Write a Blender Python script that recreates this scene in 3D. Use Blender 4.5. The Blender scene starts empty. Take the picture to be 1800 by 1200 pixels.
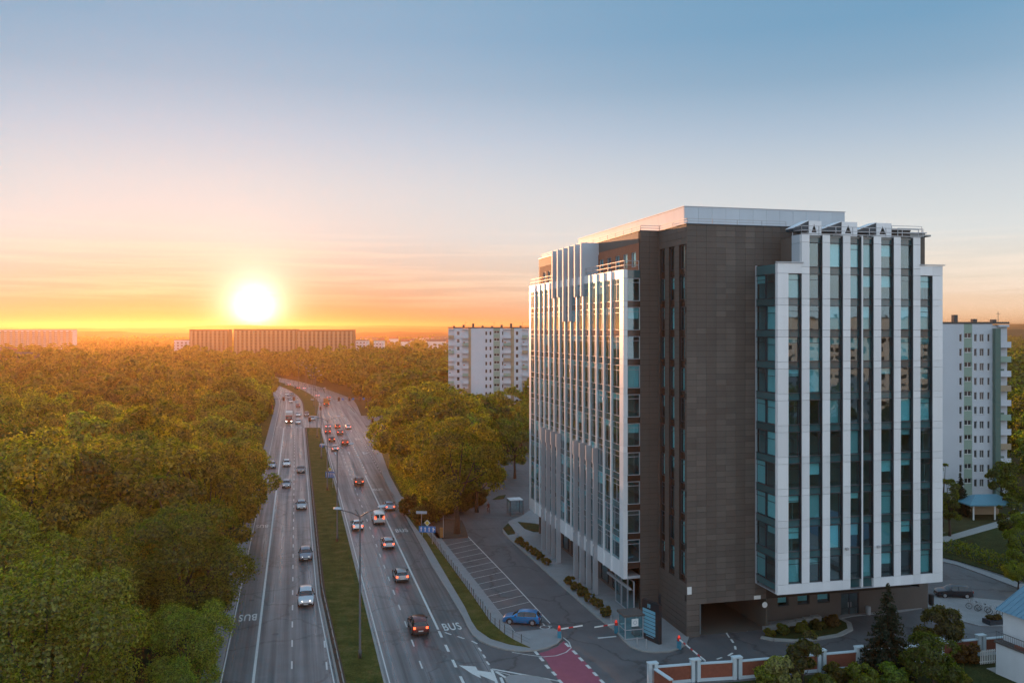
import bpy, bmesh, math, random
import numpy as np
from mathutils import Matrix, Vector

# ------------------------------------------------------------------ camera, sky, sun, exposure
SC = bpy.context.scene
COL = SC.collection
H, FPX, HZ, CX = 33.0, 1560.0, 578.0, 900.0      # eye height (m), focal length, horizon row, centre column

cam = bpy.data.cameras.new('camera')
cam.sensor_width = 36.0
cam.lens = 36.0 * FPX / 1800.0
cam.shift_y = -(600.0 - HZ) / 1800.0
cam.clip_start, cam.clip_end = 0.5, 30000.0
camo = bpy.data.objects.new('camera', cam)
camo.location = (0, 0, H)
camo.rotation_euler = (math.radians(90), 0, 0)
COL.objects.link(camo)
SC.camera = camo

HAZE_DENSITY = 1.5e-4
SUN_AZ, SUN_EL = math.radians(-21.5), math.radians(3.2)       # lamp: azimuth from +Y (clockwise), elevation
SUN_DIR = Vector((math.sin(SUN_AZ) * math.cos(SUN_EL), math.cos(SUN_AZ) * math.cos(SUN_EL), math.sin(SUN_EL)))
DISC = Vector(((447 - 900) / FPX, 1.0, (578 - 541) / FPX)).normalized()

world = bpy.data.worlds.new('World')
SC.world = world
world.use_nodes = True
WN = world.node_tree
for n in list(WN.nodes): WN.nodes.remove(n)


class NB:
    """small helper for node trees"""
    def __init__(s, t): s.t = t
    def n(s, kind, **kw):
        nd = s.t.nodes.new(kind)
        for k, v in kw.items():
            if k.startswith('i_'):
                key = k[2:]
                nd.inputs[int(key) if key.isdigit() else key.replace('_', ' ')].default_value = v
            else: setattr(nd, k, v)
        return nd
    def l(s, a, b): s.t.links.new(a, b)
    def math(s, op, a, b=None, c=None, clamp=False):
        nd = s.t.nodes.new('ShaderNodeMath'); nd.operation = op; nd.use_clamp = clamp
        for i, x in enumerate((a, b, c)):
            if x is None: continue
            if isinstance(x, (int, float)): nd.inputs[i].default_value = x
            else: s.t.links.new(x, nd.inputs[i])
        return nd.outputs[0]
    def mix(s, fac, a, b, blend='MIX'):
        nd = s.t.nodes.new('ShaderNodeMix'); nd.data_type = 'RGBA'; nd.blend_type = blend
        for sock, x in ((nd.inputs[0], fac), (nd.inputs[6], a), (nd.inputs[7], b)):
            if isinstance(x, (int, float)): sock.default_value = x
            elif isinstance(x, (tuple, list)): sock.default_value = (*x[:3], 1)
            else: s.t.links.new(x, sock)
        return nd.outputs[2]
    def ramp(s, fac, stops, interp='LINEAR'):
        nd = s.t.nodes.new('ShaderNodeValToRGB'); nd.color_ramp.interpolation = interp
        els = nd.color_ramp.elements
        while len(els) < len(stops): els.new(0.5)
        for e, (p, c) in zip(els, stops):
            e.position = p
            e.color = (*c, 1) if isinstance(c, (tuple, list)) else (c, c, c, 1)
        s.t.links.new(fac, nd.inputs[0])
        return nd.outputs[0]


w = NB(WN)
geo = w.n('ShaderNodeNewGeometry')
tc = w.n('ShaderNodeTexCoord')
nrm = w.n('ShaderNodeVectorMath', operation='NORMALIZE'); w.l(tc.outputs['Generated'], nrm.inputs[0])
D = nrm.outputs[0]
sep = w.n('ShaderNodeSeparateXYZ'); w.l(D, sep.inputs[0])
elev = w.math('MAXIMUM', sep.outputs[2], 0.0)
warm = w.ramp(elev, [(0.0, (.88, .54, .32)), (.016, (.91, .63, .42)), (.055, (.77, .68, .57)), (.10, (.65, .68, .68)), (.155, (.52, .58, .63)),
                     (.208, (.36, .465, .58)), (.26, (.22, .36, .50)), (.309, (.155, .315, .475)), (.40, (.14, .30, .46)), (.6, (.20, .37, .55)), (1.0, (.28, .44, .61))])
cool = w.ramp(elev, [(0.0, (.70, .72, .79)), (.06, (.86, .82, .85)), (.12, (.86, .87, .91)), (.25, (.66, .77, .88)), (.45, (.44, .60, .75)), (.7, (.33, .49, .65)), (1.0, (.28, .44, .61))])  # unseen sky behind and above the view, brightened to lift fill on the foreground
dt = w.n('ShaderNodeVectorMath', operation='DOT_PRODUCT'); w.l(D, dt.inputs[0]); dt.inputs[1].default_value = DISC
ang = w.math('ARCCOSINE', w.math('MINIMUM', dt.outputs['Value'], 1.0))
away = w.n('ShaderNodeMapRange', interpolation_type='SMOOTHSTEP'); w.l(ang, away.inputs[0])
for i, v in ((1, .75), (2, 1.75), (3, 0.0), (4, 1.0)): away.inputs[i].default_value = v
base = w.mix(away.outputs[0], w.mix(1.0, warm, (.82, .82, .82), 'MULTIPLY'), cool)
# warm band along the horizon round the sun, fading with height and with angle from it
glow = w.math('EXPONENT', w.math('MULTIPLY', w.math('POWER', w.math('DIVIDE', ang, .45), 3.0), -1.0))
c0 = w.mix(1.0, base, w.mix(glow, (0, 0, 0), (.10, .08, .07)), 'ADD')
band = w.math('MULTIPLY', w.math('EXPONENT', w.math('MULTIPLY', elev, -13.0)),
              w.math('EXPONENT', w.math('MULTIPLY', w.math('POWER', ang, 2.0), -5.0)))
c1 = w.mix(w.math('MULTIPLY', band, 1.0, clamp=True), c0, (.03, .006, .0))
halo2 = w.math('EXPONENT', w.math('MULTIPLY', ang, -28.0))
c3 = w.mix(1.0, c1, w.mix(halo2, (0, 0, 0), (.45, .36, .24)), 'ADD')
disc = w.math('EXPONENT', w.math('MULTIPLY', ang, -1.0 / .0115))
c4 = w.mix(1.0, c3, w.mix(disc, (0, 0, 0), (5.5, 4.8, 3.6)), 'ADD')
# thin streaks of cirrus
mp = w.n('ShaderNodeMapping'); w.l(D, mp.inputs[0]); mp.inputs['Scale'].default_value = (2.0, 2.0, 52.0)
nz = w.n('ShaderNodeTexNoise', i_Scale=2.4, i_Detail=5.0, i_Roughness=.55); w.l(mp.outputs[0], nz.inputs['Vector'])
cl = w.math('MULTIPLY', w.ramp(nz.outputs[0], [(.46, 0.0), (.66, 1.0)]), w.ramp(elev, [(.015, 0.0), (.045, 1.0), (.075, .8), (.12, 0.0)]))
c5 = w.mix(w.math('MULTIPLY', cl, .42), c4, w.mix(band, (.80, .68, .58), (.80, .50, .22)))
sky = w.n('ShaderNodeTexSky', sky_type='NISHITA', sun_disc=False, sun_elevation=SUN_EL, sun_rotation=SUN_AZ,
          altitude=250.0, air_density=1.0, dust_density=1.2, ozone_density=1.2)
bg1 = w.n('ShaderNodeBackground', i_Strength=.05); w.l(sky.outputs[0], bg1.inputs[0])
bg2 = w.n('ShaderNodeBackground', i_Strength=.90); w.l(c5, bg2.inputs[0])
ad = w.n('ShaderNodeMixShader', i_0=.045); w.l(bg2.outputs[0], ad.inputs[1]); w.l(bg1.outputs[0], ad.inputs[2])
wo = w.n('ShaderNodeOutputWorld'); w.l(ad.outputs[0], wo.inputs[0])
world.cycles.sampling_method = 'MANUAL'
world.cycles.sample_map_resolution = 512

sl = bpy.data.lights.new('sun', 'SUN')
sl.energy, sl.angle, sl.color = 2.6, math.radians(.55), (1.0, .45, .20)
so = bpy.data.objects.new('sun', sl)
so.rotation_euler = SUN_DIR.to_track_quat('Z', 'Y').to_euler()
so.location = (0, 0, 100)
COL.objects.link(so)

SC.render.engine = 'CYCLES'
vs = SC.view_settings
vs.view_transform, vs.look, vs.gamma, vs.exposure, vs.use_curve_mapping = 'Standard', 'None', 1.0, 0.7, False
cy = SC.cycles
cy.use_denoising = True
cy.max_bounces, cy.diffuse_bounces, cy.glossy_bounces = 6, 2, 3
cy.transmission_bounces, cy.transparent_max_bounces, cy.volume_bounces = 4, 10, 0
cy.sample_clamp_indirect = 4.0
cy.caustics_reflective = cy.caustics_refractive = False
cy.use_adaptive_sampling = True
cy.adaptive_threshold = 0.02

# ------------------------------------------------------------------ helpers
rnd = random.Random(7)
R_ = math.radians


def G(px, py, z=0.0):
    """point of the level z seen at photo pixel px, py"""
    Y = (H - z) * FPX / (py - HZ)
    return Vector(((px - CX) * Y / FPX, Y, z))


def GD(px, Y, z=0.0): return Vector(((px - CX) * Y / FPX, Y, z))


class MB:
    def __init__(s): s.v, s.f, s.m = [], [], []
    def add(s, vs_, fs, m=0):
        o = len(s.v); s.v += [tuple(p) for p in vs_]
        for f in fs: s.f.append(tuple(i + o for i in f)); s.m.append(m)
        return s
    def box(s, x0, x1, y0, y1, z0, z1, m=0):
        return s.add([(x0, y0, z0), (x1, y0, z0), (x1, y1, z0), (x0, y1, z0), (x0, y0, z1), (x1, y0, z1), (x1, y1, z1), (x0, y1, z1)],
                     [(0, 3, 2, 1), (4, 5, 6, 7), (0, 1, 5, 4), (1, 2, 6, 5), (2, 3, 7, 6), (3, 0, 4, 7)], m)
    def bar(s, p, q, a, b=None, m=0):
        """square bar from p to q, a wide (sideways), b high"""
        b = a if b is None else b
        p, q = Vector(p), Vector(q); d = (q - p).normalized()
        up = Vector((0, 0, 1)) if abs(d.z) < .95 else Vector((0, 1, 0))
        sx = d.cross(up).normalized() * a / 2; sz = sx.cross(d).normalized() * b / 2
        vs_ = [r + i * sx + j * sz for r in (p, q) for i, j in ((-1, -1), (1, -1), (1, 1), (-1, 1))]
        return s.add(vs_, [(0, 1, 2, 3), (7, 6, 5, 4), (0, 4, 5, 1), (1, 5, 6, 2), (2, 6, 7, 3), (3, 7, 4, 0)], m)
    def tube(s, pts, rad, n=8, m=0, cap=True):
        pts = [Vector(p) for p in pts]
        rad = rad if isinstance(rad, (list, tuple)) else [rad] * len(pts)
        rings = []
        for i, p in enumerate(pts):
            d = (pts[min(i + 1, len(pts) - 1)] - pts[max(i - 1, 0)]).normalized()
            up = Vector((0, 0, 1)) if abs(d.z) < .9 else Vector((1, 0, 0))
            a = d.cross(up).normalized(); b = d.cross(a)
            rings.append([p + rad[i] * (math.cos(t) * a + math.sin(t) * b) for t in (2 * math.pi * k / n for k in range(n))])
        vs_ = [q for r in rings for q in r]
        fs = [(i * n + k, i * n + (k + 1) % n, (i + 1) * n + (k + 1) % n, (i + 1) * n + k) for i in range(len(pts) - 1) for k in range(n)]
        if cap: fs += [tuple(range(n))[::-1], tuple(range((len(pts) - 1) * n, len(pts) * n))]
        return s.add(vs_, fs, m)
    def prism(s, poly, z0, z1, m=0):
        n = len(poly); area = sum(poly[i][0] * poly[(i + 1) % n][1] - poly[(i + 1) % n][0] * poly[i][1] for i in range(n))
        if area < 0: poly = poly[::-1]
        vs_ = [(p[0], p[1], z0) for p in poly] + [(p[0], p[1], z1) for p in poly]
        return s.add(vs_, [tuple(range(n))[::-1], tuple(range(n, 2 * n))] + [(i, (i + 1) % n, n + (i + 1) % n, n + i) for i in range(n)], m)
    def sheet(s, poly, z, m=0):
        n = len(poly); area = sum(poly[i][0] * poly[(i + 1) % n][1] - poly[(i + 1) % n][0] * poly[i][1] for i in range(n))
        if area < 0: poly = poly[::-1]
        return s.add([(p[0], p[1], z) for p in poly], [tuple(range(n))], m)
    def mesh(s, name, mats, smooth=False):
        me = bpy.data.meshes.new(name)
        me.from_pydata(s.v, [], s.f)
        for mm in (mats if isinstance(mats, (list, tuple)) else [mats]): me.materials.append(mm)
        if any(s.m): me.polygons.foreach_set('material_index', s.m)
        if smooth: me.polygons.foreach_set('use_smooth', [True] * len(s.f))
        if any(len(f) > 4 for f in s.f):
            bm = bmesh.new(); bm.from_mesh(me)
            bmesh.ops.triangulate(bm, faces=[f for f in bm.faces if len(f.verts) > 4]); bm.to_mesh(me); bm.free()
        me.update()
        return me
    def obj(s, name, mats, parent=None, smooth=False, **kw): return link(name, s.mesh(name, mats, smooth), parent, **kw)


def link(name, data, parent=None, loc=None, rz=None, scale=None, label=None, cat=None, group=None, kind=None, color=None):
    o = bpy.data.objects.new(name, data); COL.objects.link(o)
    if parent is not None: o.parent = parent
    if loc is not None: o.location = loc
    if rz is not None: o.rotation_euler = (0, 0, rz)
    if scale is not None: o.scale = scale
    if label: o['label'] = label
    if cat: o['category'] = cat
    if group: o['group'] = group
    if kind: o['kind'] = kind
    if color: o.color = (*color[:3], 1)
    return o


def empty(name, loc, rz=0.0, **kw):
    o = link(name, None, loc=loc, rz=rz, **kw); o.empty_display_size = .3
    return o


def copy_tree(o, parent=None):
    c = o.copy(); COL.objects.link(c); c.parent = parent
    for ch in o.children: copy_tree(ch, c)
    return c


def shade_auto(me, deg=35):
    bm = bmesh.new(); bm.from_mesh(me)
    for f in bm.faces: f.smooth = True
    lim = R_(deg)
    for e in bm.edges:
        if len(e.link_faces) != 2 or e.calc_face_angle(0) > lim: e.smooth = False
    bm.to_mesh(me); bm.free()
    return me


def mat(name, color, rough=.6, metal=0.0, noise=None, spec=.5, var=0.0, bump=None, coat=0.0, objcol=False, streak=None, emit=None):
    """noise=(scale, amount): blotchy value change; var: value change from object to object; bump=(scale, strength);
    streak=(scale, amount): vertical weathering"""
    m = bpy.data.materials.new(name); m.use_nodes = True
    b = NB(m.node_tree); p = m.node_tree.nodes['Principled BSDF']
    p.inputs['Roughness'].default_value = rough; p.inputs['Metallic'].default_value = metal
    p.inputs['Specular IOR Level'].default_value = spec; p.inputs['Coat Weight'].default_value = coat
    p.inputs['Base Color'].default_value = (*color, 1)
    g = b.n('ShaderNodeNewGeometry'); c = None
    oi = b.n('ShaderNodeObjectInfo')
    if objcol: c = oi.outputs['Color']
    elif noise or var or streak:
        rgb = b.n('ShaderNodeRGB'); rgb.outputs[0].default_value = (*color, 1); c = rgb.outputs[0]
    if noise:
        nzn = b.n('ShaderNodeTexNoise', i_Scale=noise[0], i_Detail=6.0, i_Roughness=.6); b.l(g.outputs['Position'], nzn.inputs['Vector'])
        f = b.math('MULTIPLY_ADD', nzn.outputs[0], 2 * noise[1], 1 - noise[1])
        hs = b.n('ShaderNodeHueSaturation'); b.l(c, hs.inputs['Color']); b.l(f, hs.inputs['Value']); c = hs.outputs[0]
    if streak:
        mpp = b.n('ShaderNodeMapping'); b.l(g.outputs['Position'], mpp.inputs[0]); mpp.inputs['Scale'].default_value = (1, 1, .08)
        nzn = b.n('ShaderNodeTexNoise', i_Scale=streak[0], i_Detail=4.0); b.l(mpp.outputs[0], nzn.inputs['Vector'])
        f = b.math('MULTIPLY_ADD', nzn.outputs[0], 2 * streak[1], 1 - streak[1])
        hs = b.n('ShaderNodeHueSaturation'); b.l(c, hs.inputs['Color']); b.l(f, hs.inputs['Value']); c = hs.outputs[0]
    if var:
        f = b.math('MULTIPLY_ADD', oi.outputs['Random'], 2 * var, 1 - var)
        hs = b.n('ShaderNodeHueSaturation'); b.l(c, hs.inputs['Color']); b.l(f, hs.inputs['Value']); c = hs.outputs[0]
    if c is not None: b.l(c, p.inputs['Base Color'])
    if bump:
        nzn = b.n('ShaderNodeTexNoise', i_Scale=bump[0], i_Detail=4.0); b.l(g.outputs['Position'], nzn.inputs['Vector'])
        bp = b.n('ShaderNodeBump', i_Strength=bump[1], i_Distance=.05); b.l(nzn.outputs[0], bp.inputs['Height']); b.l(bp.outputs[0], p.inputs['Normal'])
    if emit:
        p.inputs['Emission Color'].default_value = (*emit[0], 1); p.inputs['Emission Strength'].default_value = emit[1]
    return m


def glass_mat(name, tint, refl_ior, rough=.015, body=None):
    """coated facade glazing: mirror share by Fresnel, the rest tinted see-through"""
    m = bpy.data.materials.new(name); m.use_nodes = True
    t = m.node_tree; b = NB(t); t.nodes.remove(t.nodes['Principled BSDF'])
    out = [n for n in t.nodes if n.type == 'OUTPUT_MATERIAL'][0]
    gl = b.n('ShaderNodeBsdfGlossy', i_Roughness=rough); gl.inputs[0].default_value = (.66, .92, 1.0, 1)
    g = b.n('ShaderNodeNewGeometry')
    dn = b.n('ShaderNodeVectorMath', operation='DOT_PRODUCT'); b.l(g.outputs['Incoming'], dn.inputs[0]); b.l(g.outputs['Normal'], dn.inputs[1])
    r0 = ((refl_ior - 1) / (refl_ior + 1)) ** 2
    sch = b.math('MULTIPLY_ADD', b.math('POWER', b.math('SUBTRACT', 1.0, b.math('ABSOLUTE', dn.outputs['Value'])), 5.0), 1 - r0, r0)
    # only the outward face is coated
    fr = b.math('MULTIPLY', sch, b.math('SUBTRACT', 1.0, g.outputs['Backfacing']), clamp=True)
    nzn = b.n('ShaderNodeTexNoise', i_Scale=.55, i_Detail=1.0); b.l(g.outputs['Position'], nzn.inputs['Vector'])
    bp = b.n('ShaderNodeBump', i_Strength=.25, i_Distance=.02); b.l(nzn.outputs[0], bp.inputs['Height']); b.l(bp.outputs[0], gl.inputs['Normal'])
    tr = b.n('ShaderNodeBsdfTransparent'); tr.inputs[0].default_value = (*tint, 1)
    mx = b.n('ShaderNodeMixShader'); b.l(fr, mx.inputs[0]); b.l(tr.outputs[0], mx.inputs[1]); b.l(gl.outputs[0], mx.inputs[2])
    b.l(mx.outputs[0], out.inputs[0])
    return m


def leaf_mat(name, c_dark, c_light, trans=.35, objcol=True):
    m = bpy.data.materials.new(name); m.use_nodes = True
    t = m.node_tree; b = NB(t); t.nodes.remove(t.nodes['Principled BSDF'])
    out = [n for n in t.nodes if n.type == 'OUTPUT_MATERIAL'][0]
    g = b.n('ShaderNodeNewGeometry'); oi = b.n('ShaderNodeObjectInfo')
    c = b.mix(g.outputs['Random Per Island'], c_dark, c_light)
    if objcol: c = b.mix(1.0, c, oi.outputs['Color'], 'MULTIPLY')
    df = b.n('ShaderNodeBsdfDiffuse'); b.l(c, df.inputs[0])
    tl = b.n('ShaderNodeBsdfTranslucent'); b.l(b.mix(1.0, c, (2.8, 2.9, .6), 'MULTIPLY'), tl.inputs[0])
    mx = b.n('ShaderNodeMixShader', i_0=trans); b.l(df.outputs[0], mx.inputs[1]); b.l(tl.outputs[0], mx.inputs[2])
    gl = b.n('ShaderNodeBsdfGlossy', i_Roughness=.5); gl.inputs[0].default_value = (.5, .5, .5, 1)
    mx2 = b.n('ShaderNodeMixShader', i_0=.05); b.l(mx.outputs[0], mx2.inputs[1]); b.l(gl.outputs[0], mx2.inputs[2])
    b.l(mx2.outputs[0], out.inputs[0])
    return m


M = {}
M['white_panel'] = mat('white_panel', (.80, .81, .83), .36, metal=.1, var=.07, streak=(.7, .11))
M['panel_grey'] = mat('panel_grey', (.42, .44, .47), .42, metal=.2, var=.06, streak=(.5, .08))
M['dark_frame'] = mat('dark_frame', (.045, .06, .075), .4, metal=.3)
M['light_frame'] = mat('light_frame', (.45, .48, .52), .4, metal=.3)
M['stone'] = mat('stone', (.118, .100, .087), .62, noise=(.35, .28), var=.17, bump=(9, .3))
M['stone_back'] = mat('stone_back', (.035, .028, .024), .8)
M['brick'] = mat('brick', (.34, .13, .07), .75, noise=(1.2, .2), bump=(14, .4))
M['glass'] = glass_mat('facade_glass', (.74, .92, .94), 2.85)
M['spandrel'] = mat('spandrel', (.04, .115, .13), .06, spec=1.0, var=.3)
M['spandrel_brown'] = mat('spandrel_brown', (.05, .032, .025), .15, spec=.7, var=.3)
M['blind'] = mat('blind', (.45, .74, .77), .7, var=.3)
M['interior'] = mat('interior', (.20, .25, .27), .8, var=.25)
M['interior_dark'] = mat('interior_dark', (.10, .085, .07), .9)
M['metal_clad'] = mat('metal_clad', (.52, .57, .62), .55, metal=.15, var=.04, streak=(.4, .08))
M['steel'] = mat('steel', (.45, .46, .48), .5, metal=.5)
M['lamp_grey'] = mat('lamp_grey', (.10, .105, .11), .5, metal=.4)
M['black'] = mat('black', (.018, .018, .02), .5)
M['conc'] = mat('concrete', (.30, .30, .29), .8, noise=(1.5, .18), bump=(20, .3))
M['paving'] = mat('paving', (.26, .265, .27), .75, noise=(.8, .22), bump=(12, .3))
M['kerb'] = mat('kerb', (.30, .295, .28), .8, noise=(1.0, .25))
M['soil'] = mat('soil', (.075, .05, .035), .95, noise=(1.4, .4), bump=(8, .6))
M['paint'] = mat('road_paint', (.62, .62, .60), .6, noise=(2.2, .22))
M['red'] = mat('signal_red', (.55, .03, .03), .4)
M['blue_sign'] = mat('blue_sign', (.02, .19, .50), .35)
M['white'] = mat('white_paint', (.78, .78, .76), .5)
M['yellow'] = mat('yellow_paint', (.75, .50, .05), .5)
M['house_white'] = mat('house_plaster', (.62, .66, .70), .85, noise=(.9, .07), streak=(.8, .06))
M['pink'] = mat('cycle_path', (.30, .075, .115), .8, noise=(1.1, .2))

# ------------------------------------------------------------------ the setting: ground, hills, roads, pavements
def ground_material():
    m = bpy.data.materials.new('meadow'); m.use_nodes = True
    b = NB(m.node_tree); p = m.node_tree.nodes['Principled BSDF']; p.inputs['Roughness'].default_value = .95
    p.inputs['Specular IOR Level'].default_value = .15
    g = b.n('ShaderNodeNewGeometry')
    n1 = b.n('ShaderNodeTexNoise', i_Scale=.008, i_Detail=8.0); b.l(g.outputs['Position'], n1.inputs['Vector'])
    n2 = b.n('ShaderNodeTexNoise', i_Scale=.5, i_Detail=6.0); b.l(g.outputs['Position'], n2.inputs['Vector'])
    c = b.ramp(n1.outputs[0], [(.35, (.030, .034, .012)), (.5, (.048, .050, .018)), (.62, (.062, .056, .022)), (.72, (.085, .075, .04))])
    c = b.mix(.5, c, b.ramp(n2.outputs[0], [(.3, (.018, .018, .008)), (.7, (.07, .075, .028))]))
    b.l(c, p.inputs['Base Color'])
    return m


def grass_material(name, a, c_, d):
    m = bpy.data.materials.new(name); m.use_nodes = True
    b = NB(m.node_tree); p = m.node_tree.nodes['Principled BSDF']; p.inputs['Roughness'].default_value = .9
    p.inputs['Specular IOR Level'].default_value = .1
    g = b.n('ShaderNodeNewGeometry')
    n1 = b.n('ShaderNodeTexNoise', i_Scale=.5, i_Detail=5.0, i_Roughness=.65); b.l(g.outputs['Position'], n1.inputs['Vector'])
    n2 = b.n('ShaderNodeTexNoise', i_Scale=6.0, i_Detail=5.0, i_Roughness=.7); b.l(g.outputs['Position'], n2.inputs['Vector'])
    c = b.ramp(n1.outputs[0], [(.32, a), (.5, c_), (.68, d)])
    c = b.mix(1.0, c, b.ramp(n2.outputs[0], [(.3, .45), (.7, 1.5)]), 'MULTIPLY')
    b.l(c, p.inputs['Base Color'])
    bp = b.n('ShaderNodeBump', i_Strength=.8, i_Distance=.12); b.l(n2.outputs[0], bp.inputs['Height']); b.l(bp.outputs[0], p.inputs['Normal'])
    return m


RK = .2436            # the avenue drifts left by this much per metre of depth


def asphalt_material(name, base, tracks=True):
    m = bpy.data.materials.new(name); m.use_nodes = True
    b = NB(m.node_tree); p = m.node_tree.nodes['Principled BSDF']
    g = b.n('ShaderNodeNewGeometry'); s = b.n('ShaderNodeSeparateXYZ'); b.l(g.outputs['Position'], s.inputs[0])
    wv = b.math('MULTIPLY_ADD', s.outputs[1], RK, s.outputs[0])
    cmb = b.n('ShaderNodeCombineXYZ'); b.l(wv, cmb.inputs[0]); b.l(b.math('MULTIPLY', s.outputs[1], .012), cmb.inputs[1])
    n1 = b.n('ShaderNodeTexNoise', i_Scale=1.1, i_Detail=4.0, i_Roughness=.6); b.l(cmb.outputs[0], n1.inputs['Vector'])
    n2 = b.n('ShaderNodeTexNoise', i_Scale=.25, i_Detail=6.0, i_Roughness=.6); b.l(g.outputs['Position'], n2.inputs['Vector'])
    n3 = b.n('ShaderNodeTexNoise', i_Scale=22.0, i_Detail=3.0); b.l(g.outputs['Position'], n3.inputs['Vector'])
    v = b.math('MULTIPLY', b.ramp(n2.outputs[0], [(.3, .82), (.7, 1.18)]), b.ramp(n3.outputs[0], [(.3, .88), (.7, 1.12)]))
    if tracks: v = b.math('MULTIPLY', v, b.ramp(n1.outputs[0], [(.34, .66), (.66, 1.42)]))
    # patched repairs
    vo = b.n('ShaderNodeTexVoronoi', i_Scale=.07); vo.distance = 'MANHATTAN'; b.l(g.outputs['Position'], vo.inputs['Vector'])
    v = b.math('MULTIPLY', v, b.ramp(vo.outputs['Color'], [(.0, .88), (.9, 1.1)]))
    # tarred cracks
    wn = b.n('ShaderNodeVectorMath', operation='SCALE'); b.l(n2.outputs['Color'], wn.inputs[0]); wn.inputs['Scale'].default_value = 5.0
    wa = b.n('ShaderNodeVectorMath', operation='ADD'); b.l(g.outputs['Position'], wa.inputs[0]); b.l(wn.outputs[0], wa.inputs[1])
    ve = b.n('ShaderNodeTexVoronoi', i_Scale=.085); ve.feature = 'DISTANCE_TO_EDGE'; b.l(wa.outputs[0], ve.inputs['Vector'])
    v = b.math('MULTIPLY', v, b.ramp(ve.outputs['Distance'], [(.0, .55), (.010, .62), (.018, 1.0)]))
    hs = b.n('ShaderNodeHueSaturation'); hs.inputs['Color'].default_value = (*base, 1); b.l(v, hs.inputs['Value'])
    b.l(hs.outputs[0], p.inputs['Base Color'])
    b.l(b.ramp(n1.outputs[0], [(.3, .52), (.7, .22)] if tracks else [(.3, .66), (.7, .55)]), p.inputs['Roughness'])
    p.inputs['Specular IOR Level'].default_value = .5
    bp = b.n('ShaderNodeBump', i_Strength=.25, i_Distance=.02); b.l(n3.outputs[0], bp.inputs['Height']); b.l(bp.outputs[0], p.inputs['Normal'])
    return m


M['ground'] = ground_material()
M['grass'] = grass_material('median_grass', (.042, .054, .012), (.070, .084, .018), (.125, .110, .040))
M['lawn'] = grass_material('lawn_grass', (.024, .034, .010), (.037, .050, .015), (.052, .062, .02))
M['asphalt'] = asphalt_material('asphalt', (.115, .115, .118))
M['yard'] = asphalt_material('yard_asphalt', (.098, .100, .105), False)

MB().add([(-14000, -500, 0), (14000, -500, 0), (14000, 15000, 0), (-14000, 15000, 0)], [(0, 1, 2, 3)]).obj('ground', M['ground'], kind='structure')


def hill(Y, prof, depth, seed, name='hill'):
    """long low ridge: crest heights follow prof (photo column, photo row) at distance Y"""
    rr = np.random.RandomState(seed)
    xs = np.linspace(prof[0][0], prof[-1][0], 150)
    ys = np.interp(xs, [p[0] for p in prof], [p[1] for p in prof])
    nz_ = np.convolve(rr.randn(160), np.ones(5) / 5, 'same')[:150] * .55
    zz = H + (HZ - ys + nz_) / FPX * Y
    cross = [(-1.0, 0.0), (-.7, .35), (-.4, .75), (-.15, .95), (0, 1.0), (.4, .7), (1.0, 0.0)]
    vs_, fs = [], []
    for i in range(150):
        for (t, k) in cross:
            yy = Y + t * depth
            vs_.append(((xs[i] - CX) * Y / FPX, yy + rr.randn() * 8, max(-2.0, zz[i] * k + rr.randn() * 1.2 * (k > 0) - 2 * (k == 0))))
    n = len(cross)
    for i in range(149):
        for j in range(n - 1): fs.append((i * n + j, (i + 1) * n + j, (i + 1) * n + j + 1, i * n + j + 1))
    o = MB().add(vs_, fs).obj(name, M['hill'], smooth=True, kind='structure')
    return o


M['hill'] = mat('hill_woods', (.040, .043, .020), .95, noise=(.012, .5), spec=.1)
hill(5600, [(-400, 576), (0, 576), (200, 576), (330, 574), (365, 571.5), (430, 571), (500, 573), (640, 572), (760, 573.5), (1000, 573), (1500, 572), (1800, 569), (2200, 569)], 1000, 3)
hill(4300, [(-400, 579), (0, 579), (130, 577), (280, 577), (420, 579.5), (560, 578), (640, 576), (720, 577), (790, 579), (1400, 577), (1750, 575), (1800, 572), (2200, 571)], 600, 5)
hill(2600, [(-400, 585), (0, 586), (160, 582), (300, 585), (620, 586), (700, 583), (800, 585), (1500, 583), (1800, 579), (2200, 578)], 420, 8)


def shift(Y): return -(max(0.0, Y - 380.0) ** 2) / 1400.0 if Y < 640 else -48.3 - (Y - 640) * .371
def wp(wv, Y): return (wv + shift(Y) - RK * Y, Y)
def ysamp(a, b): return [a] + [y for y in list(range(50, 380, 30)) + list(range(380, 700, 12)) if a < y < b] + [b]
def strip_poly(w0, w1, Y0, Y1):
    f0 = w0 if callable(w0) else (lambda y: w0); f1 = w1 if callable(w1) else (lambda y: w1)
    ys = ysamp(Y0, Y1)
    return [wp(f0(y), y) for y in ys] + [wp(f1(y), y) for y in ys[::-1]]
def strip_sheet(mb, w0, w1, Y0, Y1, z, m=0):
    f0 = w0 if callable(w0) else (lambda y: w0); f1 = w1 if callable(w1) else (lambda y: w1)
    ys = ysamp(Y0, Y1)
    for a, b in zip(ys, ys[1:]):
        mb.add([(*wp(f0(a), a), z), (*wp(f1(a), a), z), (*wp(f1(b), b), z), (*wp(f0(b), b), z)], [(0, 1, 2, 3)], m)
def strip_raised(mb, w0, w1, Y0, Y1, z0, z1):
    f0 = w0 if callable(w0) else (lambda y: w0); f1 = w1 if callable(w1) else (lambda y: w1)
    ys = ysamp(Y0, Y1)
    for a, b in zip(ys, ys[1:]):
        P = [wp(f0(a), a), wp(f1(a), a), wp(f1(b), b), wp(f0(b), b)]
        v = [(*p, z1) for p in P] + [(*p, z0) for p in P]
        mb.add(v, [(0, 1, 2, 3), (4, 5, 1, 0), (6, 7, 3, 2), (5, 6, 2, 1), (7, 4, 0, 3)])


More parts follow.
